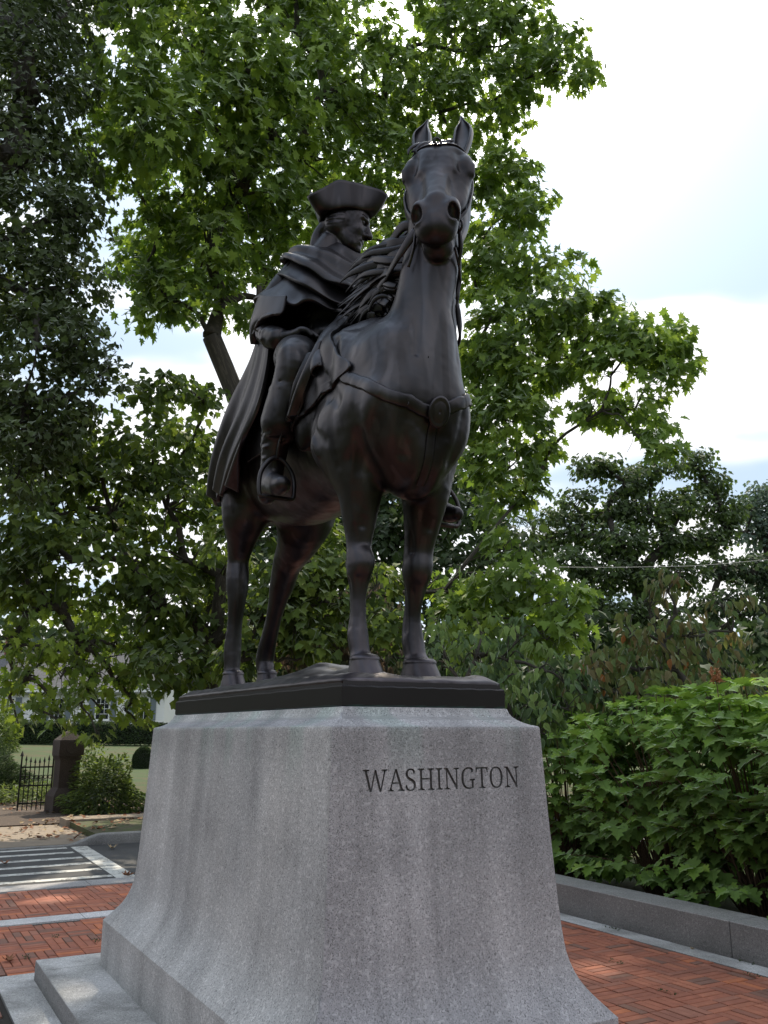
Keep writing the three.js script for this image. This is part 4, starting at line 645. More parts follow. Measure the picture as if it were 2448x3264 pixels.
  for (const s of [1, -1]) {
    const c = s > 0 ? [0.42, 2.95, 0.43] : [0.75, 2.83, -0.445];
    const pts = [[c[0], c[1] - 0.105, c[2] - 0.07], [c[0], c[1] - 0.09, c[2] - 0.1], [c[0], c[1] + 0.02, c[2] - 0.098], [c[0] - 0.005, c[1] + 0.1, c[2] - 0.05], [c[0] - 0.01, c[1] + 0.125, c[2]], [c[0] - 0.005, c[1] + 0.1, c[2] + 0.05], [c[0], c[1] + 0.02, c[2] + 0.098], [c[0], c[1] - 0.09, c[2] + 0.1], [c[0], c[1] - 0.105, c[2] + 0.07], [c[0], c[1] - 0.105, c[2] - 0.07]];
    add('stirrup', cord(pts, 0.013, 0.011, { n: 70 }), 'rider');
    add('stirrup_leather', cord(s > 0 ? [[0.66, 3.46, 0.4], [0.56, 3.3, 0.43], [0.47, 3.16, 0.44], [c[0] - 0.01, c[1] + 0.125, c[2]]] : [[0.62, 3.4, -0.44], [0.66, 3.1, -0.46], [c[0], c[1] + 0.125, c[2]]], 0.014, 0.007, { n: 30, m: 8, side: () => [1, 0.2, 0] }), 'rider');
  }
}
function plinthGround() {                                           // rough cast ground on the bronze plinth
  const n = 90, m = 36, X = 1.255, Z = 0.425, bump = (x, z, a, b, r, k) => k * Math.exp(-((x - a) ** 2 + (z - b) ** 2 * 2) / r ** 2);
  return sheet((u, v) => {
    const x = lerp(-X, X, u), z = lerp(-Z, Z, v), ed = Math.min(1, Math.min(X - Math.abs(x), Z - Math.abs(z)) / 0.06);
    let y = 1.826 + ed * (0.016 + 0.028 * fbm(x * 5, 1, z * 5) + 0.014 * vnoise(x * 17, 4, z * 17));
    y += ed * (bump(x, z, -0.15, -0.16, 0.4, 0.1 + 0.05 * vnoise(x * 9, 7, z * 9)) + bump(x, z, 0.3, -0.2, 0.2, 0.06) + bump(x, z, -1.1, -0.2, 0.3, 0.05) + bump(x, z, -0.5, 0.1, 0.3, 0.02));
    return [x, y - 0.012, z];
  }, n, m, 0.024);
}
function plinthGeometry() {                                         // moulded bronze slab
  const ringAt = (d, y) => [[1.273 - d, y, 0.44 - d], [1.273 - d, y, -0.44 + d], [-1.273 + d, y, -0.44 + d], [-1.273 + d, y, 0.44 - d]];
  const R = [[0.012, 1.704], [0.0, 1.711], [0.0, 1.7125], [0.0, 1.718], [0.0, 1.792], [0.006, 1.798], [0.014, 1.799], [0.016, 1.822], [0.022, 1.828], [0.2, 1.829]].map(([d, y]) => ringAt(d, y)), pos = [], N = 24;
  for (const r of R) for (let s = 0; s < 4; s++) for (let i = 0; i < N; i++) { const a = r[s], b = r[(s + 1) % 4], t = i / N; pos.push(lerp(a[0], b[0], t), a[1] + 0.0015 * Math.sin(i * 2.1 + s), lerp(a[2], b[2], t)); }
  const idx = [], W = 4 * N; for (let j = 0; j + 1 < R.length; j++) for (let i = 0; i < W; i++) { const a = j * W + i, b = j * W + (i + 1) % W; idx.push(a, b, b + W, a, b + W, a + W); }
  let g = new THREE.BufferGeometry(); g.setAttribute('position', new THREE.Float32BufferAttribute(pos, 3)); g.setIndex(idx); g = g.toNonIndexed(); g.computeVertexNormals(); return BGU.mergeVertices(g);
}
function statueParts() {
  const F = horseField(), parts = [['horse', F.mesh(0.01)]], add = (n, g, parent = null) => parts.push([n, g, parent]);
  const R = riderField();
  add('rider', joined([R.mesh(0.009), rightArmField().mesh(0.008), riderHeadField().mesh(0.006), handField([0.355, 3.85, 0.35], [0.72, 0.05, -0.69], [-0.05, 0.998, 0.02], [-0.69, -0.02, -0.72]).mesh(0.006), handField([0.54, 4.06, -0.08], [0.75, -0.1, 0.65], [-0.3, 0.8, 0.52], [-0.57, -0.59, 0.57]).mesh(0.006)]));
  for (const a of [[0.985, 1.83, 0.18, 0.085, 0.115], [0.9, 1.83, -0.18, 0.1, 0.115], [-0.88, 1.86, 0.18, 0.083, 0.115], [-1.235, 1.89, -0.2, 0.083, 0.12]]) add('hoof', hoofGeometry(...a), 'horse');
  add('ear', earGeometry(1), 'horse'); add('ear', earGeometry(-1), 'horse');
  const [mane, fore] = maneGeometry(F); add('mane', mane, 'horse'); add('forelock', fore, 'horse');
  const T = new Field();                                            // tail, under the cape
  T.chain([[-1.2, 3.66, 0, 0.06], [-1.36, 3.5, -0.02, 0.09], [-1.42, 3.2, -0.03, 0.1], [-1.4, 3.0, -0.04, 0.07], [-1.37, 2.86, -0.04, 0.02]], 0.03); T.disp = (x, y, z) => 0.02 * (vnoise(x * 40, y * 6, z * 40) - 0.5);
  add('tail', T.mesh(0.014), 'horse');
  tackParts(F, add);
  add('tricorn_hat', joined(hatGeometry()), 'rider');
  for (let i = 0; i < 3; i++) add('cape_tier', tierGeometry(i), 'rider');
  add('long_cape', capeGeometry(F), 'rider'); add('sleeve_drape', sleeveDrape(), 'rider');
  add('plinth', plinthGeometry()); add('rough_ground', plinthGround(), 'plinth');
  return parts;
}

// ---------- the statue as one thing ----------
{
  const st = thing('equestrian_statue', 'dark bronze statue of a horse and caped rider in tricorn hat', 'statue', [PC[0], 0, PC[2]], PT);
  const bronze = new THREE.MeshStandardMaterial({ color: rgb(1, 1, 1), metalness: 0.88, roughness: 0.39, vertexColors: true });
  const made = new Map();
  for (const [name, g, parent] of statueParts()) {
    const p = g.attributes.position, n = g.attributes.normal, c = new Float32Array(p.count * 3), dark = name === 'plinth' ? 0.55 : name === 'mane' || name === 'tricorn_hat' ? 0.85 : 1;
    for (let i = 0; i < p.count; i++) {
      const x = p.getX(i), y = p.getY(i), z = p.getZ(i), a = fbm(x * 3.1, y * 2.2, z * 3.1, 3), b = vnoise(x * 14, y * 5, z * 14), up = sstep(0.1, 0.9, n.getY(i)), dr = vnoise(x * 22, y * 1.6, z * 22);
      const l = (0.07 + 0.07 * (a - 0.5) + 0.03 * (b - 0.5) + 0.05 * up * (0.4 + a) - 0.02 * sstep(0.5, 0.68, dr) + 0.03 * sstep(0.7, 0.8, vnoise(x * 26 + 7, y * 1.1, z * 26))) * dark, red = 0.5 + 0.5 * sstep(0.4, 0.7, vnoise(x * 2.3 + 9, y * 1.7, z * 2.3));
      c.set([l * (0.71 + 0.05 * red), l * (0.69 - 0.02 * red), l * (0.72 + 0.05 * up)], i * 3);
      if (name === 'plinth') { const q = 0.036 + 0.01 * (a - 0.5); c.set(y < 1.7125 && b > 0.4 ? [0.06, 0.1, 0.09] : [q * 1.05, q * 0.95, q], i * 3); }
    }
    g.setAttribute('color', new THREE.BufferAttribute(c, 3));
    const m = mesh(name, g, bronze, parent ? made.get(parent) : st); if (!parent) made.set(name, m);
  }
}
// ---------- trees and shrubs: clumps of foliage [x, y, z, radius] in metres ----------
const PLANE = [[-4.66, 14.07, -14.28, 0.97], [-3.92, 15.45, -15.47, 1.05], [-2.75, 14.88, -15.47, 1.05], [-4.31, 12.65, -14.28, 0.95], [-3.46, 13.67, -15.47, 1.03], [-2.51, 14.37, -16.66, 1.1], [-5.36, 12.82, -15.47, 0.74], [-5.55, 14.22, -15.47, 0.66], [-4.23, 12.89, -16.66, 0.99], [-3.05, 12.89, -16.66, 0.99], [-2.1, 17.97, -17.85, 1.11], [-0.94, 19.06, -19.04, 1.01], [0.24, 18.36, -19.04, 0.65], [1.83, 18.5, -19.04, 0.94], [2.95, 18.64, -19.04, 0.94], [3.79, 19.06, -19.04, 0.71], [-1.41, 16.41, -17.85, 1.2], [0.01, 17.13, -19.04, 1.28], [1.39, 16.73, -19.04, 1.15], [2.67, 17, -19.04, 1.04], [3.51, 17.17, -18.45, 0.68], [4.36, 17.32, -17.85, 0.55], [4.65, 16.61, -17.85, 0.38], [4.06, 16.8, -17.85, 0.33], [-2.02, 14.54, -17.85, 1.07], [-0.79, 15.28, -19.04, 1.25], [0.57, 14.76, -19.04, 1.13], [1.93, 15.02, -19.04, 0.91], [2.94, 14.63, -19.04, 0.68], [3.29, 15.02, -19.04, 0.4], [3.36, 13.49, -18.45, 0.54], [2.57, 13.49, -19.04, 0.67], [-2.8, 12.28, -17.85, 0.93], [-3.67, 11.36, -16.66, 0.87], [-4.76, 11.79, -16.66, 0.68], [-5.07, 10.72, -16.66, 0.58], [-4.28, 10.3, -16.66, 0.67], [-3.45, 10.61, -17.25, 0.79], [-2.55, 10.92, -17.85, 0.82], [-5.02, 9.88, -16.66, 0.38], [-1.88, 12.87, -17.85, 0.94], [-1.41, 11.78, -19.04, 0.76], [0.23, 13.35, -19.63, 0.8], [2.09, 12.26, -19.04, 0.77], [2.78, 12.16, -18.45, 0.75], [3.41, 11.71, -17.85, 0.62], [4.03, 11.71, -17.85, 0.57], [3.75, 10.39, -17.25, 0.69], [4.52, 10.07, -17.25, 0.64], [5.08, 9.27, -16.66, 0.61], [5.74, 9.27, -16.66, 0.52], [6.03, 8.76, -16.66, 0.37], [5.31, 8.46, -16.66, 0.6], [4.57, 8.66, -16.66, 0.65], [3.99, 9.33, -17.25, 0.58], [4.34, 7.87, -16.66, 0.46], [4.99, 7.87, -16.66, 0.42], [4.86, 7.08, -16.06, 0.31], [5.19, 6.81, -16.06, 0.31], [5.31, 7.18, -16.06, 0.22], [2.42, 10.77, -18.45, 0.84], [2.93, 10.03, -17.85, 0.81], [3.2, 9.17, -17.85, 0.7], [2.59, 9.42, -18.45, 0.83], [2.04, 10.13, -19.04, 0.64], [2.14, 8.33, -18.45, 0.71], [2.77, 8.11, -17.85, 0.79], [3.23, 7.49, -17.85, 0.49], [2.63, 7.08, -17.85, 0.68], [2.12, 7.26, -18.45, 0.6], [2.9, 6.47, -17.85, 0.43], [2.32, 6.27, -17.85, 0.48], [-4, 18.39, -16.66, 1.27], [-2.37, 19.59, -17.85, 1.02], [1.57, 20.5, -19.04, 1.08], [3, 20.21, -19.04, 0.84], [-5.14, 16.48, -15.47, 0.87], [-3.82, 21.84, -17.85, 1.39], [3.26, 23.56, -20.23, 1.17], [-6.2, 19.56, -16.66, 1.28], [-5.69, 25.7, -19.04, 1.52], [-0.93, 26.36, -20.23, 1.47], [-5.07, 13.87, -21.42, 1.24], [-1.61, 14.42, -21.42, 1.12], [-6.56, 13.87, -21.42, 0.74], [2.08, 4.42, -15.71, 0.5], [2.66, 4.26, -15.71, 0.46], [2.97, 3.83, -15.05, 0.4], [2.38, 3.59, -15.71, 0.49], [3.11, 3.39, -15.05, 0.3], [1.81, 3.93, -16.36, 0.51], [2.74, 3.16, -15.05, 0.38], [3.25, 3.08, -15.05, 0.17], [1.46, 3.59, -16.36, 0.51], [1.17, 4.3, -17.02, 0.49], [2.44, 4.98, -16.36, 0.35]];
const MAPLE = [[-5.74, 7.09, -16.64, 0.82], [-6.62, 6.71, -16.64, 0.82], [-4.56, 7.09, -16.64, 0.73], [-3.98, 7.64, -17.68, 0.53], [-4.59, 7.75, -15.6, 0.33], [-4, 7.93, -15.6, 0.31], [-3.6, 8.06, -16.64, 0.33], [-6.35, 5.77, -16.64, 0.9], [-5.29, 5.86, -16.64, 0.9], [-4.48, 6.23, -17.68, 0.95], [-3.84, 6.71, -18.72, 0.81], [-6.42, 5.08, -15.6, 0.75], [-5.55, 4.66, -15.6, 0.75], [-4.86, 4.86, -16.64, 0.8], [-4.03, 5.06, -17.68, 0.85], [-3.45, 4.77, -18.72, 0.79], [-6.5, 4.24, -15.6, 0.66], [-4.19, 3.97, -16.64, 0.7], [-3.6, 3.84, -17.68, 0.74], [-3.69, 2.85, -16.64, 0.6], [-3.98, 2.69, -15.6, 0.36], [-2.28, 5.3, -15.81, 0.59], [-1.73, 4.4, -15.6, 0.62], [-2.2, 3.58, -15.6, 0.57], [-1.54, 3.5, -15.6, 0.49], [-1.09, 4.72, -15.91, 0.51], [-2.61, 4.87, -15.81, 0.51], [-1.21, 5.37, -16.12, 0.52], [-1.06, 3.91, -15.6, 0.49], [-1.13, 3.09, -15.6, 0.4], [-1.53, 2.85, -15.6, 0.36], [-0.57, 3.6, -15.81, 0.41], [-0.08, 4.34, -16.22, 0.51], [0, 3.44, -15.81, 0.41], [-2.49, 2.85, -15.6, 0.4], [-1.85, 2.85, -15.6, 0.4], [-2.37, 6.55, -16.12, 0.44]];
const HANGING = [[-6.54, 2.71, -15.87, 0.33], [-5.57, 2.81, -16.13, 0.33], [-5.75, 2.22, -15.62, 0.27], [-6.36, 2.21, -15.36, 0.24], [-5.07, 2.83, -16.38, 0.34], [-5.2, 2.31, -15.87, 0.26], [-4.48, 3.11, -16.64, 0.34], [-4.67, 2.01, -16.38, 0.22], [-6.16, 1.75, -15.36, 0.17], [-6.18, 3.63, -15.36, 0.4], [-5.87, 3.88, -16, 0.46], [-5.36, 3.88, -16.64, 0.48], [-6.45, 3.07, -15.36, 0.33], [-5.81, 3.07, -15.36, 0.36], [-5.39, 3.13, -16, 0.37], [-4.96, 3.19, -16.64, 0.41], [-4.54, 2.68, -16.64, 0.3], [-6.08, 2.52, -15.36, 0.28], [-5.52, 2.52, -15.36, 0.27], [-5.19, 2.64, -16, 0.3], [-4.95, 2.51, -16.64, 0.26], [-5.13, 2.06, -15.36, 0.22], [-5.87, 1.98, -15.36, 0.16], [-5.46, 1.79, -15.36, 0.2], [-4.97, 2, -16, 0.2], [-4.82, 1.56, -15.36, 0.11], [-4.59, 2.18, -16.64, 0.24], [-4.48, 1.76, -16.64, 0.17]];
const BACKDROP = [[-3.5, 7.27, -24.2, 1.3], [-2.02, 7.11, -25.3, 1.35], [-2.55, 5.38, -23.1, 1.22], [-3.32, 4.27, -22, 1.03], [-0.94, 6.83, -25.3, 1.21], [0.14, 6.56, -25.3, 1.34], [0.25, 4.65, -23.1, 1.09], [-1.32, 4.53, -23.1, 0.97], [1.95, 7, -24.2, 1.16], [2.08, 5.38, -23.1, 1.1], [3.06, 6.27, -22, 0.7], [-3.51, 3.25, -22, 0.91], [-2.15, 3.25, -22, 0.91], [-0.79, 3.37, -22, 0.91], [0.8, 3.37, -22, 0.91], [-3, 8.96, -26.4, 1.29], [-0.71, 8.51, -26.4, 1.42], [1, 8.22, -26.4, 1.28], [2.33, 8.51, -25.3, 1.09]];
const DOGWOOD = [[0.71, 2.44, -10.5, 0.27], [1.09, 2.5, -10.5, 0.3], [1.47, 2.44, -10.5, 0.3], [1.81, 2.32, -10.3, 0.29], [2.05, 2.16, -10.2, 0.24], [0.9, 2.11, -10.3, 0.29], [1.31, 2.06, -10.2, 0.31], [1.69, 1.9, -10, 0.28], [2.04, 1.85, -10, 0.2], [1.42, 1.7, -10, 0.28], [1.74, 1.6, -9.8, 0.22], [0.68, 2.8, -10.8, 0.22], [1.18, 2.8, -10.8, 0.25], [1.6, 2.72, -10.6, 0.22]];
const RUSSET = [[-1.71, 3.17, -17.38, 0.41], [-1.17, 3.35, -17.38, 0.45], [-0.63, 3.17, -17.38, 0.45], [-0.09, 3.08, -17.38, 0.45], [-1.02, 3.96, -17.85, 0.42], [-0.46, 3.96, -17.85, 0.42], [0.1, 3.71, -17.38, 0.36], [-0.84, 4.43, -17.85, 0.28], [-0.28, 4.33, -17.85, 0.33], [-1.31, 2.8, -17.06, 0.44], [-0.61, 2.71, -17.06, 0.44], [0.09, 2.71, -17.06, 0.4], [-1.85, 2.88, -17.06, 0.31]];
const RUST = [[3.54, 3.34, -11, 0.23], [3.29, 3.11, -11, 0.26], [3.63, 3.05, -11, 0.26], [3.03, 2.77, -11, 0.29], [3.43, 2.71, -11, 0.31], [3.9, 2.79, -11.2, 0.26], [2.68, 2.41, -10.8, 0.28], [3.06, 2.36, -10.8, 0.31], [3.51, 2.36, -10.8, 0.31], [3.98, 2.48, -11, 0.28], [4.49, 2.88, -11.5, 0.21], [4.64, 3.18, -11.5, 0.17], [4.24, 2.26, -11, 0.28], [2.3, 2.12, -10.4, 0.24], [2.67, 2.07, -10.4, 0.27], [3.14, 2.01, -10.4, 0.29], [3.64, 2.02, -10.6, 0.27], [4.17, 1.91, -10.6, 0.27], [4.36, 3.17, -11.4, 0.15], [4.63, 2.15, -11, 0.25], [3.72, 3.52, -11, 0.13], [2.46, 2.34, -10.6, 0.16]];
const FAR = [[10.07, 14.25, -42, 0.73], [10.99, 14.37, -42, 0.57], [11.86, 13.54, -42, 1.14], [13.5, 14.25, -42, 0.91], [15.72, 14.8, -43, 0.84], [16.34, 13.82, -43, 1.05], [16.9, 12.38, -43, 0.97], [17.14, 11.2, -43, 0.69], [14.72, 12.36, -42, 1.13], [12.89, 12.13, -42, 1.36], [10.87, 12.36, -42, 1.24], [9.3, 12.48, -42, 0.86], [8.35, 11.67, -42, 0.9], [7.74, 10.63, -42, 0.85], [9.67, 10.97, -42, 1.23], [11.16, 10.3, -41, 1.2], [13.67, 10.51, -42, 1.12], [15.84, 10.84, -43, 1.06], [8.7, 9.19, -41, 1.19], [10.63, 8.75, -41, 1.19], [12.35, 8.53, -41, 1.08], [14.44, 8.93, -42, 1], [8.61, 7.3, -40, 1.26], [10.46, 6.67, -40, 1.25], [12.34, 6.67, -40, 1.05]];
const FAR2 = [[19.34, 10.72, -50, 0.95], [20.92, 10.59, -50, 1.11], [17.62, 8.19, -48, 1.01], [19.42, 8.7, -48, 0.96], [20.61, 7.94, -48, 1.13], [22.68, 9.79, -50, 1.58], [9.45, 14.48, -55, 0.83], [8.29, 15.08, -55, 0.59], [9.95, 12.38, -55, 1.17]];
const FAR3 = [[28, 17.9, -65, 1.47], [28.63, 15.57, -65, 1.46], [28.5, 19.35, -65, 0.91], [28.74, 13.29, -65, 1.38], [30.37, 17.18, -65, 2.44], [27.12, 16.11, -65, 0.87]];
const DARK = [[5.8, 3.95, -26, 0.94], [6.99, 3.69, -26, 0.94], [8.66, 3.77, -27, 0.98], [9.94, 4.04, -27, 0.84], [11.48, 4.28, -28, 0.87], [12.51, 4.42, -28, 1.02], [5.22, 4.88, -27, 0.85], [5.54, 2.67, -24, 0.86], [6.76, 2.55, -24, 0.86], [7.99, 2.55, -24, 0.86], [9.23, 2.67, -24, 0.86], [10.47, 2.79, -24, 0.86], [4.56, 2.79, -24, 0.86]];
const OAK = [[-6.21, 13.2, -12.65, 0.79], [-5.77, 13.93, -13.22, 0.66], [-5.93, 11.92, -12.65, 0.85], [-5.41, 12.58, -13.22, 0.44], [-5.96, 10.69, -12.65, 0.83], [-5.45, 11.19, -13.22, 0.59], [-5.69, 9.5, -12.65, 0.81], [-5.04, 9.58, -12.65, 0.48], [-4.65, 9.92, -12.65, 0.27], [-5.58, 8.36, -12.65, 0.8], [-4.86, 8.36, -12.65, 0.62], [-5.11, 7.16, -12.07, 0.68], [-4.43, 7.16, -12.07, 0.44], [-4.02, 6.79, -12.07, 0.24], [-5.16, 6.29, -12.07, 0.6], [-4.56, 6.36, -12.07, 0.44], [-4.1, 6.43, -12.07, 0.27], [-5.1, 5.65, -12.07, 0.53], [-4.58, 5.79, -12.07, 0.33], [-5.18, 5.1, -12.07, 0.39], [-4.27, 6.07, -12.07, 0.19], [-7.06, 11.46, -13.22, 1.03], [-6.77, 8.84, -13.22, 0.99], [-6.22, 6.21, -12.65, 0.84], [-6.72, 15.51, -13.8, 1.05], [-5.5, 15.51, -13.8, 0.79], [-7.87, 14.88, -13.8, 1.3], [-7.08, 18.55, -14.95, 1.55]];
// leaf shapes lie in the x-z plane, stalk at the origin, tip along +z
function leafShape(outline, fold = 0.25, droop = 0.2, size = 1) {  // outline: half outline [x, z] from stalk to tip; two halves folded along the midrib
  const z1 = outline[outline.length - 1][1], spine = [0.66, 0.33].map((t) => [0, t * z1]), half = [[0, 0], ...outline, ...spine], tri = THREE.ShapeUtils.triangulateShape(half.map(([x, z]) => new THREE.Vector2(x, z)), []), pos = [], idx = [];
  for (const s of [1, -1]) { const b0 = pos.length / 3; half.forEach(([x, z]) => pos.push(s * x * size, (Math.abs(x) * fold - z * z * droop) * size, z * size)); tri.forEach(([p, q, r]) => idx.push(...(s > 0 ? [b0 + p, b0 + r, b0 + q] : [b0 + p, b0 + q, b0 + r]))); }
  let g = new THREE.BufferGeometry(); g.setAttribute('position', new THREE.Float32BufferAttribute(pos, 3)); g.setIndex(idx); g.computeVertexNormals(); return g;
}
const LEAF = {
  plane: leafShape([[0.1, 0.0], [0.34, -0.12], [0.3, 0.12], [0.62, 0.26], [0.33, 0.38], [0.5, 0.68], [0.2, 0.58], [0.2, 0.76], [0, 1.05]], 0.16, 0.22),
  maple: leafShape([[0.12, 0.0], [0.4, 0.08], [0.36, 0.3], [0.42, 0.62], [0.2, 0.62], [0, 1]], 0.2, 0.25),
  ovate: leafShape([[0.1, 0.05], [0.26, 0.28], [0.26, 0.5], [0.14, 0.78], [0, 1]], 0.25, 0.42),
  hydrangea: leafShape([[0.12, -0.04], [0.33, -0.02], [0.4, 0.14], [0.24, 0.27], [0.52, 0.36], [0.48, 0.52], [0.22, 0.58], [0.33, 0.76], [0.16, 0.8], [0, 1]], 0.24, 0.34),
  spray: (() => { const l = leafShape([[0.1, 0.3], [0.1, 0.65], [0, 1]], 0.3, 0.3, 1), out = []; for (let i = 0; i < 9; i++) { const t = i / 8, s = i % 2 ? 1 : -1; out.push(l.clone().scale(0.42, 0.42, 0.42).rotateZ(s * 0.4 + i).rotateY(s * (0.5 + 0.5 * Math.sin(i * 2.3))).translate(0, 0.05 * Math.sin(i), t * 0.75)); } return BGU.mergeGeometries(out); })(),
};
const foliageMat = (c, tr = 0.5, rough = 0.9) => new THREE.MeshPhysicalMaterial({ color: rgb(...c), transmission: tr, thickness: 0, roughness: rough, side: THREE.DoubleSide, ior: 1.3 });
const _q = new THREE.Quaternion(), _m = new THREE.Matrix4(), _u = V(0, 1, 0), _a = V(), _b = V(), _c = V();
function leafMatrix(p, axis, normal, s) {                          // tip along axis, face along normal
  _c.copy(axis).normalize(); _b.copy(normal).addScaledVector(_c, -normal.dot(_c)).normalize(); _a.crossVectors(_b, _c); return new THREE.Matrix4().makeBasis(_a, _b, _c).scale(V(s, s, s)).setPosition(p);
}
const inFrame = (p) => { const th = 13.9 * Math.PI / 180, y = p.y - 1.6, zf = y * Math.sin(th) - p.z * Math.cos(th), yu = y * Math.cos(th) + p.z * Math.sin(th); return zf > 0.5 && Math.abs(p.x / zf) < 0.43 && Math.abs(yu / zf) < 0.575 ? zf : 1e6 + zf; };
// leaves of one plant: the largest in view one by one, the rest together
function addLeaves(plant, list, geo, mats, { single = 0, name = 'leaf', tint = null, bed = null } = {}) {
  list.forEach((l) => { l.d = inFrame(l.p) / l.s; });
  if (single) list.sort((a, b) => a.d - b.d);
  const inv = new THREE.Matrix4().copy(plant.matrixWorld).invert(); plant.updateMatrixWorld(); inv.copy(plant.matrixWorld).invert();
  list.slice(0, single).forEach((l) => { const m = mesh(name, geo, mats[(l.t * mats.length) | 0], plant); _m.multiplyMatrices(inv, l.m); _m.decompose(m.position, m.quaternion, m.scale); });
  const rest = list.slice(single); if (!rest.length) return;
  mats.forEach((mat, k) => {
    const sub = rest.filter((l) => ((l.t * mats.length) | 0) === k); if (!sub.length) return;
    const im = new THREE.InstancedMesh(geo, mat, sub.length); im.name = 'leaves'; im.castShadow = im.receiveShadow = true; sub.forEach((l, i) => { im.setMatrixAt(i, _m.multiplyMatrices(inv, l.m)); });
    tag(im, null, null, null, 'stuff'); plant.add(im);
  });
}
// leaves spread through clumps, in small sprays with gaps between
function clumpLeaves(clumps, { seed, dens, size, spread = 0.16, per = 7, up = 0.7, out = 0.6, hang = 0.3, gap = 0.42, gs = 1.6, flat = 0.85, jit = 0.9 }) {
  const r = rng(seed), list = [];
  for (const [cx, cy, cz, R] of clumps) {
    const n = Math.ceil(dens * R * R / per);
    for (let i = 0; i < n; i++) {
      let x, y, z, l; do { x = r() * 2 - 1; y = r() * 2 - 1; z = r() * 2 - 1; l = Math.hypot(x, y, z); } while (l > 1 || l < 1e-3);
      const k = l ** -0.35 * R * (0.95 + 0.3 * r()), px = cx + x * k, py = cy + y * k * flat, pz = cz + z * k;
      if (vnoise(px * gs, py * gs, pz * gs) * 0.6 + vnoise(px * gs * 2.3, py * gs * 2.3, pz * gs * 2.3) * 0.4 < gap) continue;
      const ox = x / l, oz = z / l, oy = y / l, hue = r();
      for (let j = 0; j < per; j++) {
        const p = V(px + (r() - 0.5) * spread * 2, py + (r() - 0.5) * spread * 1.5, pz + (r() - 0.5) * spread * 2), s = size * (0.65 + 0.6 * r());
        const ax = V(ox * out + (r() - 0.5) * 1.6, oy * 0.3 - hang - r() * 0.4, oz * out + (r() - 0.5) * 1.6), nm = V(ox * 0.5 + (r() - 0.5) * jit * 1.6, up + r() * 0.5 - 0.2, oz * 0.5 + (r() - 0.5) * jit * 1.6);
        list.push({ p, s, m: leafMatrix(p, ax, nm, s), t: clamp(hue * 0.75 + r() * 0.25, 0, 0.999) });
      }
    }
  }
  return list;
}
const barkMap = tex(512, 512, (u, v) => { const a = tfbm(u, v * 0.5, 12, 3, 5), b = tnoise(u, v, 40, 7), l = 0.13 + 0.11 * (a - 0.4) + (a > 0.55 && b > 0.5 ? 0.07 : 0); return [l, l * 0.93, l * 0.8]; });
const bark = std({ map: barkMap, color: rgb(0.34, 0.31, 0.28), bumpMap: barkMap, bumpScale: 0.02, roughness: 0.95 }), barkDark = std({ map: barkMap, color: rgb(0.3, 0.28, 0.26), bumpMap: barkMap, bumpScale: 0.02, roughness: 0.95 });
function limb(pts, r0, r1, m = 9, n = 14) { const g = cord(pts, (t) => lerp(r0, r1, t ** 0.8), (t) => lerp(r0, r1, t ** 0.8), { n, m }); const uv = new Float32Array(g.attributes.position.count * 2); for (let i = 0; i < uv.length / 2; i++) { uv[i * 2] = (i % m) / m * Math.max(1, Math.round(r0 * 7)); uv[i * 2 + 1] = Math.floor(i / m) / n * 2; } g.setAttribute('uv', new THREE.BufferAttribute(uv, 2)); return g; }
// trunk and limbs: every clump hangs on the nearest limb node already grown
function branches(trunk, clumps, r0, seed, leader = trunk[trunk.length - 1]) {
  const r = rng(seed), nodes = trunk.map((p, i) => ({ p: V(...p), par: i - 1, len: i * 0.6, w: 0, trunk: true }));
  const todo = clumps.map(([x, y, z, R]) => ({ p: V(x, y - R * 0.15, z), R })).sort((a, b) => a.p.distanceTo(nodes[nodes.length - 1].p) - b.p.distanceTo(nodes[nodes.length - 1].p));
  for (const c of todo) { let best = 0, bd = 1e9; nodes.forEach((n, i) => { if (i < 2) return; const up = c.p.y - n.p.y, d = c.p.distanceTo(n.p) * (up < -0.3 ? 1.35 : 1) + n.len * 0.25; if (d < bd) { bd = d; best = i; } }); nodes.push({ p: c.p, par: best, len: nodes[best].len + c.p.distanceTo(nodes[best].p), w: c.R * c.R, R: c.R }); }
  for (let i = nodes.length - 1; i > 0; i--) { nodes[i].w += 0.02; nodes[nodes[i].par].w += nodes[i].w; }
  const W = nodes[0].w, rad = (w) => Math.max(0.012, r0 * (w / W) ** 0.46), main = [], sub = [];
  main.push(limb(trunk, r0 * 1.05, rad(nodes[trunk.length - 1].w), 14, 30));
  nodes.forEach((n, i) => {
    if (i < trunk.length) return; const a = nodes[n.par].p, d = n.p.clone().sub(a), L = d.length(), mid = a.clone().addScaledVector(d, 0.5).add(V((r() - 0.5) * L * 0.16, L * 0.1 + (r() - 0.5) * L * 0.1, (r() - 0.5) * L * 0.16)), q1 = a.clone().lerp(mid, 0.5).add(V((r() - 0.5) * L * 0.06, (r() - 0.5) * L * 0.06, 0));
    const R0 = rad(n.w); (R0 > 0.05 ? main : sub).push(limb([a.toArray(), q1.toArray(), mid.toArray(), n.p.toArray()], R0 * 1.1, Math.max(0.008, R0 * 0.55), 7, 8));
    for (let k = 0; k < 5; k++) { const e = n.p.clone().add(V(r() - 0.5, r() - 0.45, r() - 0.5).multiplyScalar((n.R || 0.5) * 1.9)); sub.push(limb([n.p.clone().lerp(mid, r() * 0.5).toArray(), n.p.clone().lerp(e, 0.5).add(V(0, 0.08, 0)).toArray(), e.toArray()], Math.max(0.007, R0 * 0.3), 0.004, 5, 5)); }
  });
  return [main, sub];
}
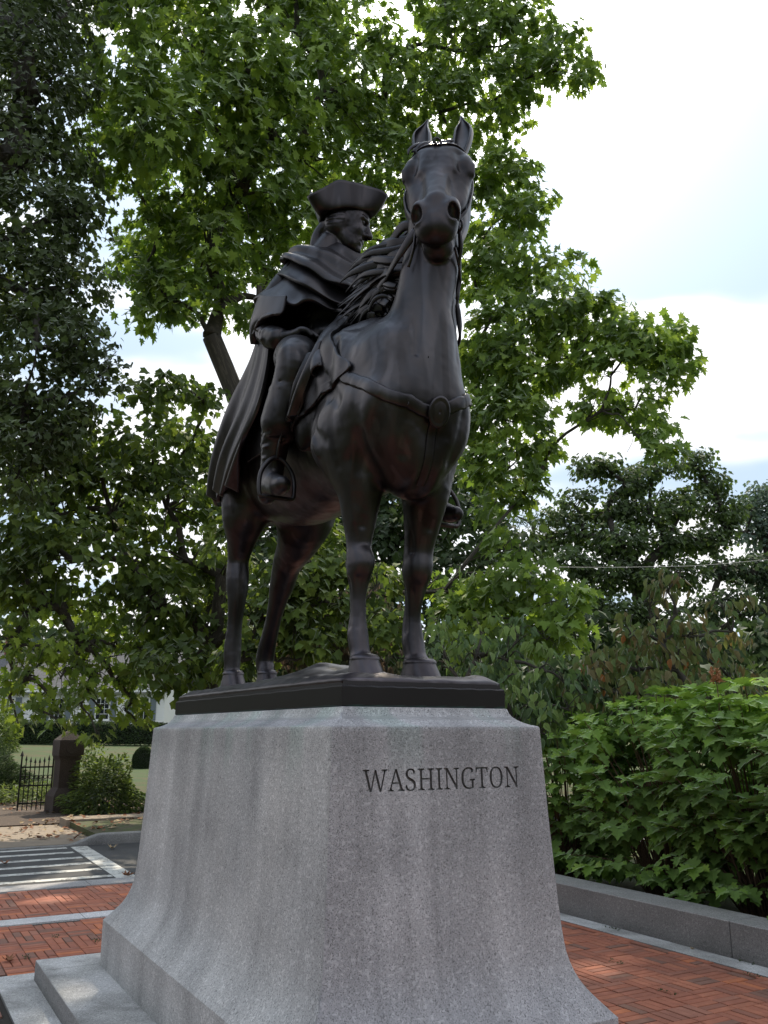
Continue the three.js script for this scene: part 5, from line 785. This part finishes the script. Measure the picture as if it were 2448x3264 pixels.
function makeTree(name, label, category, { trunk, clumps, r0, seed, leaves, geo, mats, bk = bark, single = 0, group, extra = [], more = [] }) {
  const t = thing(name, label, category, [trunk[0][0], 0, trunk[0][2]], 0, group), off = (g) => g.translate(-trunk[0][0], 0, -trunk[0][2]);
  const [main, sub] = branches(trunk, clumps, r0, seed); t.updateMatrixWorld();
  mesh('trunk', off(BGU.mergeGeometries([main[0]])), bk, t); main.slice(1).forEach((g) => mesh('limb', off(g), bk, t)); if (sub.length) tag(mesh('twigs', off(BGU.mergeGeometries(sub)), bk, t), null, null, null, 'stuff');
  more.forEach(([pts, a, b]) => mesh('limb', off(limb(pts, a, b, 9, 18)), bk, t));
  addLeaves(t, clumpLeaves([...clumps, ...extra], { seed: seed + 1, ...leaves }), geo, mats, { single }); return t;
}
const shades = (c, k = [0.6, 0.8, 1, 1.2, 1.45], tr = 0.5, rough = 0.9) => k.map((s, i) => foliageMat([c[0] * s * (i > 2 ? 1.12 : 1), c[1] * s, c[2] * s * (i < 2 ? 1.25 : 0.85)], tr, rough));
const planeM = shades([0.175, 0.28, 0.042]), mapleM = shades([0.115, 0.18, 0.03]), darkM = shades([0.05, 0.085, 0.024], [0.7, 1, 1.3], 0.4), oakM = shades([0.068, 0.1, 0.022], [0.7, 1, 1.35], 0.45);
makeTree('plane_tree', 'big plane tree across the road whose leafy crown fills the sky behind the rider', 'tree', {
  trunk: [[0.1, -0.1, -17.2], [-0.25, 1.6, -17.2], [-1.0, 3.6, -17.25], [-2.1, 6.0, -17.3], [-3.05, 8.3, -17.3], [-3.6, 9.6, -17.1]], clumps: PLANE, r0: 0.22, seed: 11, more: [[[[-1.2, 4.1, -17.2], [-1.9, 6.2, -17.0], [-2.5, 8.3, -16.9], [-2.6, 10.6, -16.8]], 0.15, 0.06]], geo: LEAF.plane, mats: planeM, single: 300,
  leaves: { dens: 720, size: 0.2, spread: 0.2, per: 7, gap: 0.395, gs: 1.3, up: 0.55, hang: 0.35 },
});
makeTree('maple_tree', 'maple with dark green leaves left of the rider, its low boughs over the verge', 'tree', {
  trunk: [[-3.3, -0.1, -17.6], [-3.4, 1.6, -17.5], [-3.3, 3.2, -17.4], [-3.2, 4.6, -17.3]], clumps: MAPLE, r0: 0.2, seed: 23, geo: LEAF.maple, mats: mapleM, single: 150,
  leaves: { dens: 900, size: 0.19, spread: 0.2, per: 7, gap: 0.38, gs: 1.2 },
});
makeTree('hanging_plane_tree', 'plane tree with thin drooping branches in front of the white house', 'tree', {
  trunk: [[-11.5, -0.1, -19], [-11.4, 2.4, -18.8], [-10.6, 4.6, -18], [-9.2, 5.6, -17]], clumps: HANGING, r0: 0.16, seed: 29, geo: LEAF.plane, mats: shades([0.17, 0.26, 0.036]), single: 200,
  leaves: { dens: 560, size: 0.16, spread: 0.2, per: 6, gap: 0.38, gs: 2.2, hang: 0.5 },
});
makeTree('oak_tree', 'tall dark fine-leaved oak at the left edge of the view', 'tree', {
  trunk: [[-8.4, -0.1, -13.2], [-8.3, 3, -13.1], [-8.0, 6.5, -13], [-7.4, 10, -13]], clumps: OAK, r0: 0.34, seed: 37, geo: LEAF.maple, mats: oakM, bk: barkDark,
  leaves: { dens: 2000, size: 0.115, spread: 0.2, per: 9, gap: 0.36, gs: 1.7, up: 0.45 },
});
makeTree('shade_tree', 'broad dark leafy tree standing behind the legs of the bronze horse', 'tree', {
  trunk: [[-0.6, 0, -25], [-0.6, 2.2, -25], [-0.4, 4, -25], [-0.3, 6, -25]], clumps: BACKDROP, r0: 0.22, seed: 41, geo: LEAF.maple, mats: shades([0.055, 0.09, 0.025], [0.7, 1, 1.3], 0.4), bk: barkDark,
  leaves: { dens: 380, size: 0.26, spread: 0.3, per: 6, gap: 0.28, gs: 0.9 },
});
makeTree('dogwood_tree', 'green dogwood with drooping leaves behind the right end of the pedestal', 'tree', {
  trunk: [[1.15, -0.1, -11.1], [1.12, 0.8, -11], [1.05, 1.5, -10.8]], clumps: DOGWOOD, r0: 0.07, seed: 43, geo: LEAF.ovate, mats: shades([0.14, 0.225, 0.075]), single: 200,
  leaves: { dens: 950, size: 0.12, spread: 0.1, per: 7, gap: 0.36, gs: 3, hang: 0.7, out: 0.8, up: 0.5 },
});
makeTree('russet_dogwood', 'small dogwood with dull purplish brown leaves seen between the bronze legs', 'tree', {
  trunk: [[-0.55, 0, -17.6], [-0.55, 0.9, -17.5], [-0.5, 1.8, -17.4]], clumps: RUSSET, r0: 0.07, seed: 47, geo: LEAF.ovate, mats: [foliageMat([0.13, 0.1, 0.07], 0.4), foliageMat([0.09, 0.1, 0.055], 0.4), foliageMat([0.15, 0.11, 0.08], 0.4)],
  leaves: { dens: 520, size: 0.16, spread: 0.14, per: 7, gap: 0.36, gs: 2, hang: 0.7, out: 0.8 },
});
makeTree('bronze_dogwood', 'dogwood turning rust and yellow above the leafy hedge at the right', 'tree', {
  trunk: [[3.6, -0.1, -11.2], [3.6, 0.8, -11.1], [3.5, 1.6, -11]], clumps: RUST, r0: 0.08, seed: 53, geo: LEAF.ovate, single: 200,
  mats: [[0.13, 0.14, 0.045], [0.15, 0.14, 0.05], [0.1, 0.15, 0.045], [0.16, 0.12, 0.045], [0.11, 0.15, 0.045], [0.14, 0.16, 0.045], [0.15, 0.125, 0.055], [0.12, 0.15, 0.045], [0.13, 0.15, 0.05], [0.15, 0.13, 0.05], [0.3, 0.12, 0.035]].map((c) => foliageMat(c.map((v) => v * 1.3), 0.5)),
  leaves: { dens: 760, size: 0.13, spread: 0.11, per: 6, gap: 0.4, gs: 2.6, hang: 0.8, out: 0.7 },
});
makeTree('distant_maple', 'big dark spreading tree far beyond the hedge at the right, sky showing through', 'tree', {
  trunk: [[12.2, -0.2, -42], [12.3, 3.5, -42], [12.4, 6.5, -42], [12.3, 8.8, -42]], clumps: FAR, r0: 0.55, seed: 59, geo: LEAF.maple, mats: shades([0.085, 0.135, 0.03], [0.65, 0.9, 1.2], 0.45), bk: barkDark,
  leaves: { dens: 620, size: 0.25, spread: 0.35, per: 8, gap: 0.41, gs: 0.9, up: 0.9, flat: 0.6 },
});
makeTree('distant_oak', 'dark tree at the right edge, lower than and behind the big spreading one', 'tree', {
  trunk: [[18.5, -0.2, -50], [18.5, 4, -50], [18.6, 7, -50]], clumps: FAR2.slice(0, 6), r0: 0.35, seed: 61, geo: LEAF.maple, mats: darkM, bk: barkDark, leaves: { dens: 420, size: 0.28, spread: 0.4, per: 8, gap: 0.4, gs: 0.7, flat: 0.7 },
});
makeTree('distant_locust', 'small feathery tree far off just right of the bronze foot', 'tree', {
  trunk: [[9, -0.2, -55], [9, 6, -55], [9.2, 11, -55]], clumps: FAR2.slice(6), r0: 0.2, seed: 63, geo: LEAF.spray, mats: darkM, bk: barkDark, leaves: { dens: 70, size: 0.7, spread: 0.6, per: 6, gap: 0.45, gs: 0.8 },
});
makeTree('pale_distant_tree', 'pale green tree far away at the right edge of the view', 'tree', {
  trunk: [[28.5, -0.2, -65], [28.5, 6, -65], [28.5, 12, -65]], clumps: FAR3, r0: 0.4, seed: 67, geo: LEAF.maple, mats: shades([0.1, 0.15, 0.085], [0.8, 1, 1.25]), leaves: { dens: 260, size: 0.36, spread: 0.5, per: 8, gap: 0.36, gs: 0.7 },
});
{ // thickets that read as one mass
  const wood = (label, clumps, seed, mats, leaves) => { const t = thing('thicket', label, 'thicket'); t.updateMatrixWorld(); tag(t, null, null, null, 'stuff'); addLeaves(t, clumpLeaves(clumps, { seed, ...leaves }), LEAF.maple, mats); };
  wood('dark thicket beyond the leafy hedge at the right', DARK, 71, darkM, { dens: 200, size: 0.34, spread: 0.35, per: 7, gap: 0.25, gs: 0.8 });
  const far = []; const r = rng(73); for (let i = 0; i < 46; i++) { const a = -0.6 + i / 45 * 1.25, d = 78 + r() * 14; far.push([Math.sin(a) * d, 3 + r() * 4 + (a > 0.16 && a < 0.5 ? -1 : 0), -Math.cos(a) * d, 4.5 + r() * 2]); far.push([Math.sin(a) * d, 2, -Math.cos(a) * d, 4]); }
  for (let i = 0; i < 40; i++) { const a = 0.75 + i / 39 * 4.8, d = 42 + r() * 10; far.push([Math.sin(a) * d, 4 + r() * 4, -Math.cos(a) * d, 4.5 + r() * 2]); }
  wood('belt of trees closing the horizon behind everything', far, 75, darkM, { dens: 22, size: 1.1, spread: 1.1, per: 7, gap: 0.2, gs: 0.3 });
}
// ---------- hedge of oak-leaved hydrangeas behind the wall ----------
{
  const stemM = std({ color: rgb(0.12, 0.07, 0.045), roughness: 0.9 }), leafM = shades([0.23, 0.385, 0.065], [0.62, 0.8, 0.95, 1.15, 1.55], 0.45, 0.85), dry = [[0.42, 0.19, 0.09], [0.22, 0.1, 0.05], [0.36, 0.18, 0.09]].map((c) => foliageMat(c, 0.3, 0.9));
  const spots = [[-3.2, -4.55, 0.9, 1.75, 'leftmost'], [-1.95, -4.75, 1.05, 1.95, 'second from left'], [-0.75, -4.7, 1.0, 1.98, 'under the left flower head'], [0.4, -4.7, 1.05, 1.96, 'under the right flower head'], [1.5, -4.6, 1.0, 1.9, 'rightmost'], [-2.6, -5.7, 1.1, 1.9, 'back row, left'], [-0.2, -5.8, 1.1, 1.95, 'back row, right']];
  spots.forEach(([bx, bz, R, Hh, where], bi) => {
    const base = plaza2world(bx, 0, bz), t = thing('hydrangea_bush', `oak-leaved hydrangea bush behind the seat wall, ${where}`, 'shrub', base, 0, 'hydrangeas of the hedge behind the seat wall'); t.updateMatrixWorld();
    const r = rng(100 + bi * 7), list = [], stems = [], front = bi < 5, tips = front ? 150 : 70;
    for (let i = 0; i < tips; i++) {
      const a = r() * Math.PI * 2, el = r() ** 0.75, k = Math.sqrt(r()), rr = R * (el > 0.62 ? k : 0.72 + 0.3 * r()) * (1 - 0.15 * (1 - el)), low = r() < 0.34;
      const tip = V(base[0] + Math.cos(a) * rr, Hh * (low ? 0.12 + 0.35 * r() : 0.38 + 0.62 * (1 - (el > 0.62 ? k * k * 0.42 : 0.35 + 0.65 * (1 - el)))) + (r() - 0.5) * 0.16, base[2] + Math.sin(a) * rr);
      const ox = Math.cos(a), oz = Math.sin(a), lean = low ? 0.9 : 0.5 * rr / R, foot = V(base[0] + ox * 0.22 * r(), 0, base[2] + oz * 0.22 * r());
      const mid = foot.clone().lerp(tip, 0.55).add(V(-ox * 0.1, 0.12, -oz * 0.1));
      stems.push(limb([foot.toArray(), mid.toArray(), tip.toArray()].map((p) => [p[0] - base[0], p[1], p[2] - base[2]]), 0.009, 0.004, 5, 7));
      const nW = low ? 5 : 7, big = 0.1 + 0.065 * r(), tone = r(), topness = sstep(0.75, 1, tip.y / Hh);
      for (let w = 0; w < 3; w++) for (let j = 0; j < (w ? 4 : nW); j++) {                  // whorl at the tip, pairs below
        const b = r() * 0.5 + j / (w ? 4 : nW) * Math.PI * 2 + w, el2 = (w === 0 ? (low ? 0.1 : 0.75) - 0.55 * (j % 2) : 0.05 - 0.3 * w) + (r() - 0.5) * 0.3, s = big * (w === 0 ? 0.75 + 0.45 * r() : 0.9 + 0.35 * r()), down = w * 0.12;
        const ax = V(Math.cos(b) + ox * lean, el2, Math.sin(b) + oz * lean), p = tip.clone().lerp(mid, down / Math.max(0.3, tip.distanceTo(mid))).add(V(Math.cos(b), 0.2, Math.sin(b)).multiplyScalar(0.05)), n = V(-Math.cos(b) * el2 + ox * 0.4 + (r() - 0.5) * 0.5, 1, -Math.sin(b) * el2 + oz * 0.4 + (r() - 0.5) * 0.5);
        list.push({ p, s: w === 0 && j % 3 === 0 ? s * 0.75 : s, m: leafMatrix(p, ax, n, w === 0 && j % 3 === 0 ? s * 0.75 : s), t: clamp(tone * 0.4 + 0.2 * r() + topness * 0.25 + (w ? -0.05 : j % 3 === 0 ? 0.22 : 0.05), 0, 0.999) });
      }
    }
    tag(mesh('stems', BGU.mergeGeometries(stems), stemM, t), null, null, null, 'stuff');
    addLeaves(t, list, LEAF.hydrangea, leafM, { single: front ? 300 : 60 });
    const heads = bi === 2 ? [[0.1, 2.06, 0.55]] : bi === 3 ? [[-0.25, 2.02, 0.62]] : [];
    for (const [hx, hy, hz] of heads) { const c = plaza2world(bx + hx, hy, bz + hz), parts = []; for (let i = 0; i < 60; i++) { const p = V(c[0] - base[0] + (r() - 0.5) * 0.09, c[1] + (r() - 0.5) * 0.14, c[2] - base[2] + (r() - 0.5) * 0.09); parts.push(LEAF.ovate.clone().applyMatrix4(leafMatrix(p, V(r() - 0.5, r() - 0.3, r() - 0.5), V(r() - 0.5, r(), r() - 0.5), 0.03 + 0.02 * r()))); } tag(mesh('flower_head', BGU.mergeGeometries(parts), dry[0], t), 'dried rust-brown flower head'); mesh('flower_stalk', limb([[c[0] - base[0], c[1] - 0.4, c[2] - base[2]], [c[0] - base[0] + 0.01, c[1] - 0.2, c[2] - base[2]], [c[0] - base[0], c[1], c[2] - base[2]]], 0.006, 0.004, 5, 4), stemM, t); }
  });
}
const E0 = (x, z) => rise(x, z) - 0.03;
function shrub(name, label, [x, z], R, Hh, { mats, geo = LEAF.ovate, n = 2600, size = 0.06, seed = 1, clip = 0, up = 0.6 }) {       // rounded bush: leaves on and under a dome
  const y0 = E0(x, z), t = thing(name, label, 'shrub', [x, y0, z]); t.updateMatrixWorld(); const r = rng(seed), list = [], stems = [], lump = 0.42;
  if (clip) { const g = new THREE.IcosahedronGeometry(1, 4), p = g.attributes.position; for (let i = 0; i < p.count; i++) p.setXYZ(i, p.getX(i) * R * 0.9, Hh * 0.46 + p.getY(i) * Hh * 0.47, p.getZ(i) * R * 0.9); g.computeVertexNormals(); mesh('core', g, std({ color: rgb(0.012, 0.02, 0.008), roughness: 1 }), t); }
  for (let i = 0; i < n; i++) {
    const a = r() * Math.PI * 2, c = r() * 1.25 - 0.25, q = Math.sqrt(Math.max(0, 1 - c * c)), d = (1 - (clip ? 0.08 : 0.45) * r() ** 1.6) * (1 + (clip ? 0.02 : lump) * (vnoise(Math.cos(a) * 2.2 + 5, c * 2.2, Math.sin(a) * 2.2 + seed) - 0.5) * 2), h = (c + 0.25) / 1.25;
    const p = V(x + Math.cos(a) * q * R * d, y0 + Math.max(0.03, h * Hh * d), z + Math.sin(a) * q * R * d), s = size * (0.7 + 0.6 * r());
    list.push({ p, s, m: leafMatrix(p, V(Math.cos(a) * q + r() - 0.5, c * 0.6 + r() * 0.6 - 0.3, Math.sin(a) * q + r() - 0.5), V(Math.cos(a) * 0.5 + r() - 0.5, up + r() * 0.6, Math.sin(a) * 0.5 + r() - 0.5), s), t: r() });
  }
  for (let i = 0; i < 14; i++) { const a = r() * 6.28, q = R * (0.3 + 0.5 * r()); stems.push(limb([[0, 0, 0], [Math.cos(a) * q * 0.4, Hh * 0.4, Math.sin(a) * q * 0.4], [Math.cos(a) * q, Hh * (0.5 + 0.35 * r()), Math.sin(a) * q]], 0.014, 0.004, 5, 5)); }
  tag(mesh('stems', BGU.mergeGeometries(stems), barkDark, t), null, null, null, 'stuff'); addLeaves(t, list, geo, mats); return t;
}
shrub('light_shrub', 'loose light green mounded shrub right of the old gate post', [-5.6, -18.7], 0.68, 1.12, { mats: shades([0.14, 0.21, 0.045]), n: 7500, size: 0.075, seed: 5 });
shrub('dark_shrub', 'dark spreading evergreen shrub at the left edge beyond the gate', [-9.9, -22.5], 1.25, 1.15, { mats: darkM, geo: LEAF.spray, n: 5000, size: 0.14, seed: 6 });
shrub('ball_shrub', 'clipped round dark shrub on the lawn beside the pedestal edge', [-12.6 * 0.685, -33], 0.36, 0.72, { mats: darkM, n: 9000, size: 0.06, seed: 8, clip: 1 });
shrub('bushy_shrub', 'mid green rounded shrub under the hanging branches at the left edge', [-19.2, -42], 2.2, 2.3, { mats: mapleM, n: 6000, size: 0.16, seed: 9 });
{ // low plants in the bed by the gate
  const t = thing('ground_cover', 'low leafy green plants in the mulch bed left of the gate', 'ground cover'); tag(t, null, null, null, 'stuff'); t.updateMatrixWorld(); const r = rng(12), list = [];
  for (let i = 0; i < 46; i++) { const x = -9.3 + r() * 2.1, z = -20.3 - r() * 2.6 + (x + 8.2) * 0.3, k = 0.12 + 0.22 * r(); for (let j = 0; j < 40; j++) { const p = V(x + (r() - 0.5) * k * 2.4, 0.04 + r() * k * 1.4, z + (r() - 0.5) * k * 2.4); list.push({ p, s: 0.06 + 0.06 * r(), m: leafMatrix(p, V(r() - 0.5, r() * 0.6, r() - 0.5), V(r() - 0.5, 1, r() - 0.5), 0.06 + 0.06 * r()), t: r() }); } }
  addLeaves(t, list, LEAF.ovate, shades([0.14, 0.2, 0.05]));
}
{ // clipped hedge in front of the house
  const t = thing('clipped_hedge', 'long dark clipped hedge in front of the white house', 'hedge', [-20, E0(-20, -51), -51]); t.updateMatrixWorld(); const r = rng(15), list = [], core = new THREE.BoxGeometry(25, 1.1, 0.9, 60, 4, 4), p0 = core.attributes.position; for (let i = 0; i < p0.count; i++) p0.setXYZ(i, p0.getX(i), p0.getY(i) + 0.5 + 0.08 * vnoise(p0.getX(i) * 2, 1, 1), p0.getZ(i) + 0.1 * vnoise(p0.getX(i) * 2, p0.getY(i) * 3, 4)); core.computeVertexNormals(); mesh('hedge_core', core, std({ color: rgb(0.012, 0.018, 0.008), roughness: 1 }), t);
  for (let i = 0; i < 16000; i++) { const x = -20 + (r() - 0.5) * 25.4, top = r() < 0.3, y = top ? 1.2 + 0.08 * r() : r() * 1.22, z = top ? -51 + (r() - 0.5) * 1.1 : -51 + 0.5 + 0.1 * r(), p = V(x, E0(x, -51) + y + 0.05 * Math.sin(x * 1.7), z); list.push({ p, s: 0.11, m: leafMatrix(p, V(r() - 0.5, r() - 0.5, 0.5), V(r() - 0.5, 0.7, 0.6), 0.09 + 0.06 * r()), t: r() }); }
  addLeaves(t, list, LEAF.ovate, darkM);
}
// ---------- old gate post and iron gate ----------
{
  const stone = std({ map: graniteMap, color: rgb(0.26, 0.2, 0.17), bumpMap: graniteBump, bumpScale: 0.006, roughness: 0.95, vertexColors: true });
  const x = -6.5, z = -18.9, t = thing('gate_post', 'old dark brownstone gate post with a pointed cap', 'gate post', [x, 0, z], 0.62);
  const sq = (prof) => { const g = new THREE.LatheGeometry(prof.map(([r, y]) => new THREE.Vector2(r * Math.SQRT2, y)), 4).rotateY(Math.PI / 4); const c = BGU.toCreasedNormals(g, 0.4); return dress(c, (a, y, b) => { const l = 0.75 + 0.6 * fbm(a * 5, y * 3, b * 5); return [l, l, l]; }); };
  mesh('base', sq([[0, 0], [0.3, 0], [0.3, 0.34], [0.26, 0.42], [0.2, 0.5], [0, 0.5]]), stone, t);
  mesh('shaft', sq([[0, 0.5], [0.2, 0.5], [0.2, 1.02], [0.215, 1.06], [0.245, 1.12], [0, 1.12]]), stone, t);
  mesh('cap', sq([[0, 1.122], [0.247, 1.122], [0.25, 1.16], [0.25, 1.4], [0.24, 1.43], [0.1, 1.57], [0.03, 1.62], [0, 1.625]]), stone, t);
  const rose = new THREE.CylinderGeometry(0.12, 0.13, 0.05, 24).rotateX(Math.PI / 2).translate(0, 1.28, 0.24); mesh('boss', dress(rose), stone, t);
  const iron = std({ color: rgb(0.02, 0.019, 0.018), metalness: 0.4, roughness: 0.7 }), g = thing('iron_gate', 'small wrought iron gate with spear tops standing open beside the old post', 'gate', [-6.82, 0.06, -19.0], 0.55), n = 7, w = 0.62;
  for (let i = 0; i <= n; i++) { const px = -w * i / n, h = 1.02 - 0.1 * Math.sin(i / n * 3.1), e = i === 0 || i === n; const b = mesh('bar', BGU.mergeGeometries([box(-0.009, 0.009, 0, h, -0.009, 0.009), new THREE.ConeGeometry(0.026, 0.11, 4).translate(0, h + 0.05, 0)].map((q) => q.index ? q.toNonIndexed() : q)), iron, g); b.position.x = px; if (e) b.scale.set(1.6, 1.04, 1.6); }
  for (const y of [0.12, 0.46, 0.82]) mesh('rail', box(-w, 0, y, y + 0.03, -0.01, 0.01), iron, g);
  for (let i = 0; i < n; i++) mesh('scroll', new THREE.TorusGeometry(0.034, 0.007, 6, 16).translate(-w * (i + 0.5) / n, 0.64, 0), iron, g);
}
// ---------- white house ----------
{
  const bx = -24.5, bz = -62, by = E0(bx, bz) + 0.45, Wd = 19, Hw = 2.75, D = 9, t = thing('white_house', 'long white clapboard house with grey roof behind the hanging branches', 'house', [bx, by, bz]);
  const white = std({ color: rgb(0.78, 0.78, 0.76), roughness: 0.7 }), trim = std({ color: rgb(0.82, 0.82, 0.8), roughness: 0.6 }), shut = std({ color: rgb(0.16, 0.19, 0.21), roughness: 0.7 }), glass = std({ color: rgb(0.02, 0.024, 0.028), roughness: 0.12, metalness: 0 });
  const wall = mesh('wall', box(-Wd / 2, Wd / 2, -0.6, Hw, -D, -0.03), white, t), H0 = 0.165;
  const wx = [-8.1, -4.6, -1.2, 2.2, 5.3, 8.0];
  for (let k = 0; k < Math.floor(Hw / H0); k++) { const y = k * H0, b = new THREE.BoxGeometry(Wd, H0, 0.02).translate(0, y + H0 / 2, 0); b.rotateX(0); const p = b.attributes.position; for (let i = 0; i < p.count; i++) p.setZ(i, p.getZ(i) + (p.getY(i) < y + 0.01 ? 0.02 : -0.016)); b.computeVertexNormals(); mesh('clapboard', b, white, wall); }
  for (const x of wx) {
    const w = mesh('window', box(-0.5, 0.5, 0.62, 2.12, 0.03, 0.09), trim, t); w.position.x = x;
    mesh('pane', box(-0.42, 0.42, 0.7, 1.36, 0.088, 0.1), glass, w); mesh('pane', box(-0.42, 0.42, 1.4, 2.04, 0.088, 0.1), glass, w);
    for (const y of [1.03, 1.72]) mesh('muntin', box(-0.42, 0.42, y - 0.014, y + 0.014, 0.1, 0.118), trim, w); for (const q of [-0.14, 0.14]) mesh('muntin', box(q - 0.014, q + 0.014, 0.7, 2.04, 0.1, 0.116), trim, w); mesh('sill', box(-0.55, 0.55, 0.56, 0.62, 0.03, 0.14), trim, w);
    for (const s of [-1, 1]) { const h = mesh('shutter', box(-0.2, 0.2, 0.6, 2.14, 0.03, 0.08), shut, t); h.position.x = x + s * 0.74; for (let k = 0; k < 12; k++) mesh('slat', box(-0.16, 0.16, 0.68 + k * 0.115, 0.76 + k * 0.115, 0.08, 0.092), shut, h); }
  }
  const roofMap = tex(512, 512, (u, v) => { const row = Math.floor(v * 24), l = 0.105 + 0.05 * (tnoise(u + row * 0.37, row / 24, 48, 3) - 0.5) + 0.05 * (tfbm(u, v, 5, 6, 4) - 0.5) - ((v * 24) % 1 < 0.1 ? 0.035 : 0); return [l, l * 1.0, l * 1.05]; }), roofM = std({ map: roofMap, roughness: 0.95 });
  for (const s of [1, -1]) { const g = new THREE.PlaneGeometry(Wd + 1, 5.9, 20, 1).rotateX(-Math.PI / 2), uv = g.attributes.uv; for (let i = 0; i < uv.count; i++) uv.setXY(i, uv.getX(i) * 7, uv.getY(i) * 2); g.translate(0, 0, s * 2.95 * 0.999); g.rotateX(s * 0.56); g.translate(0, Hw + 2.82, -D / 2); const sl = mesh('roof', g, roofM, t); }
  mesh('fascia', box(-Wd / 2 - 0.5, Wd / 2 + 0.5, Hw - 0.36, Hw - 0.1, 0.36, 0.42), trim, t); mesh('soffit', box(-Wd / 2 - 0.4, Wd / 2 + 0.4, Hw - 0.05, Hw, -0.03, 0.36), trim, t);
  const gable = new THREE.Shape([new THREE.Vector2(-D / 2, 0), new THREE.Vector2(D / 2, 0), new THREE.Vector2(0, 2.75)]); for (const s of [-1, 1]) mesh('gable', new THREE.ExtrudeGeometry(gable, { depth: 0.1, bevelEnabled: false }).rotateY(Math.PI / 2).translate(s * (Wd / 2 - 0.05) - 0.05, Hw, -D / 2), white, t);
  const ch = mesh('chimney', box(-3.6, -2.7, 4.4, 6.9, -5, -4.2), std({ color: rgb(0.2, 0.09, 0.07), roughness: 0.9 }), t);
}
// ---------- wire, litter ----------
tag(mesh('power_line', cord([[-14, 7.6, -30], [2, 7.16, -30], [9, 7.08, -30], [13.5, 7.36, -30], [26, 8.6, -30]], 0.009, 0.009, { n: 60, m: 5 }), std({ color: rgb(0.35, 0.35, 0.34), roughness: 0.6 })), 'thin power line crossing in front of the big distant tree', 'cable');
{
  const brown = std({ color: rgb(0.2, 0.085, 0.04), roughness: 0.95, side: THREE.DoubleSide }), tan = std({ color: rgb(0.36, 0.27, 0.16), roughness: 0.95, side: THREE.DoubleSide }), curl = (s) => { const g = LEAF.plane.clone(), p = g.attributes.position; for (let i = 0; i < p.count; i++) p.setXYZ(i, p.getX(i) * 0.8, 0.04 + Math.abs(p.getX(i)) ** 1.5 * 0.9 + (p.getZ(i) - 0.4) ** 2 * 0.5, p.getZ(i)); g.computeVertexNormals(); return g.scale(s, s, s); };
  const put = (label, x, z, s, m, turn, y = 0.002) => { const o = mesh('fallen_leaf', curl(s), m); o.position.set(x, y, z); o.rotation.y = turn; tag(o, label, 'leaf'); };
  put('curled brown fallen leaf on the bricks left of the granite step', -2.72, -6.95, 0.1, brown, 1);
  put('small brown leaf lying at the right end of the crossing', -2.95, -10.75, 0.13, brown, 2.2, 0.004);
  put('brown leaf lying on the second stripe of the crossing', -4.72, -11.75, 0.14, brown, 0.5, 0.002);
  put('pale dry leaf on the road below the far kerb', -3.83, -13.3, 0.16, tan, 0.2, -0.004);
  put('pale leaf on the bricks beside the wall at the right', 2.32, -7.3, 0.035, tan, 1.9);
  const r = rng(90), lit = [[], []]; for (let i = 0; i < 420; i++) { const a = r(), x = a < 0.5 ? lerp(-10, -5.2, r()) : lerp(-6.4, -4.2, r()), z = a < 0.5 ? lerp(-21.5, -18.2, r()) : lerp(-17.2, -13.9, r()); const [lx, , lz] = [(x - PC[0]) * pc - (z - PC[2]) * ps, 0, (x - PC[0]) * ps + (z - PC[2]) * pc], y = lx < -12.39 ? 0.035 : lx < -11.75 ? (lz < -0.85 ? 0.138 : 0.016) : lz < -0.87 ? 0.104 : 0.016; if (lx > -9.5) continue; lit[r() < 0.55 ? 0 : 1].push(LEAF.maple.clone().scale(1, 1, 1).applyMatrix4(leafMatrix(V(x, y + 0.012, z), V(r() - 0.5, 0.1, r() - 0.5), V(r() - 0.5, 1, r() - 0.5), 0.05 + 0.06 * r()))); }
  lit.forEach((l, i) => tag(mesh('leaf_litter', BGU.mergeGeometries(l), i ? tan : brown), i ? 'scattered pale dry leaves on the far verge and bed' : 'scattered brown dead leaves on the far verge and bed', 'leaf litter', null, 'stuff'));
  const weeds = []; for (const [px, pz] of [[-0.42, -2.6], [0.3, -2.35], [0.28, -3.15], [-1.6, -3.0], [-1.25, -3.36], [0.05, -3.4], [-2.9, 0.5], [-3.2, 0.75], [-3.3, 0.2], [-2.6, 1.05]]) for (let k = 0; k < 26; k++) { const [x, , z] = plaza2world(px + (r() - 0.5) * 0.16, 0, pz + (r() - 0.5) * 0.05); weeds.push(LEAF.ovate.clone().applyMatrix4(leafMatrix(V(x, 0.004, z), V(r() - 0.5, r() * 0.8, r() - 0.5), V(r() - 0.5, 1, r() - 0.5), 0.007 + 0.011 * r()))); }
  tag(mesh('weeds', BGU.mergeGeometries(weeds), foliageMat([0.06, 0.09, 0.03])), 'small green weeds growing in the joints between the bricks', 'weeds', null, 'stuff');
}
renderer.render(scene, camera);
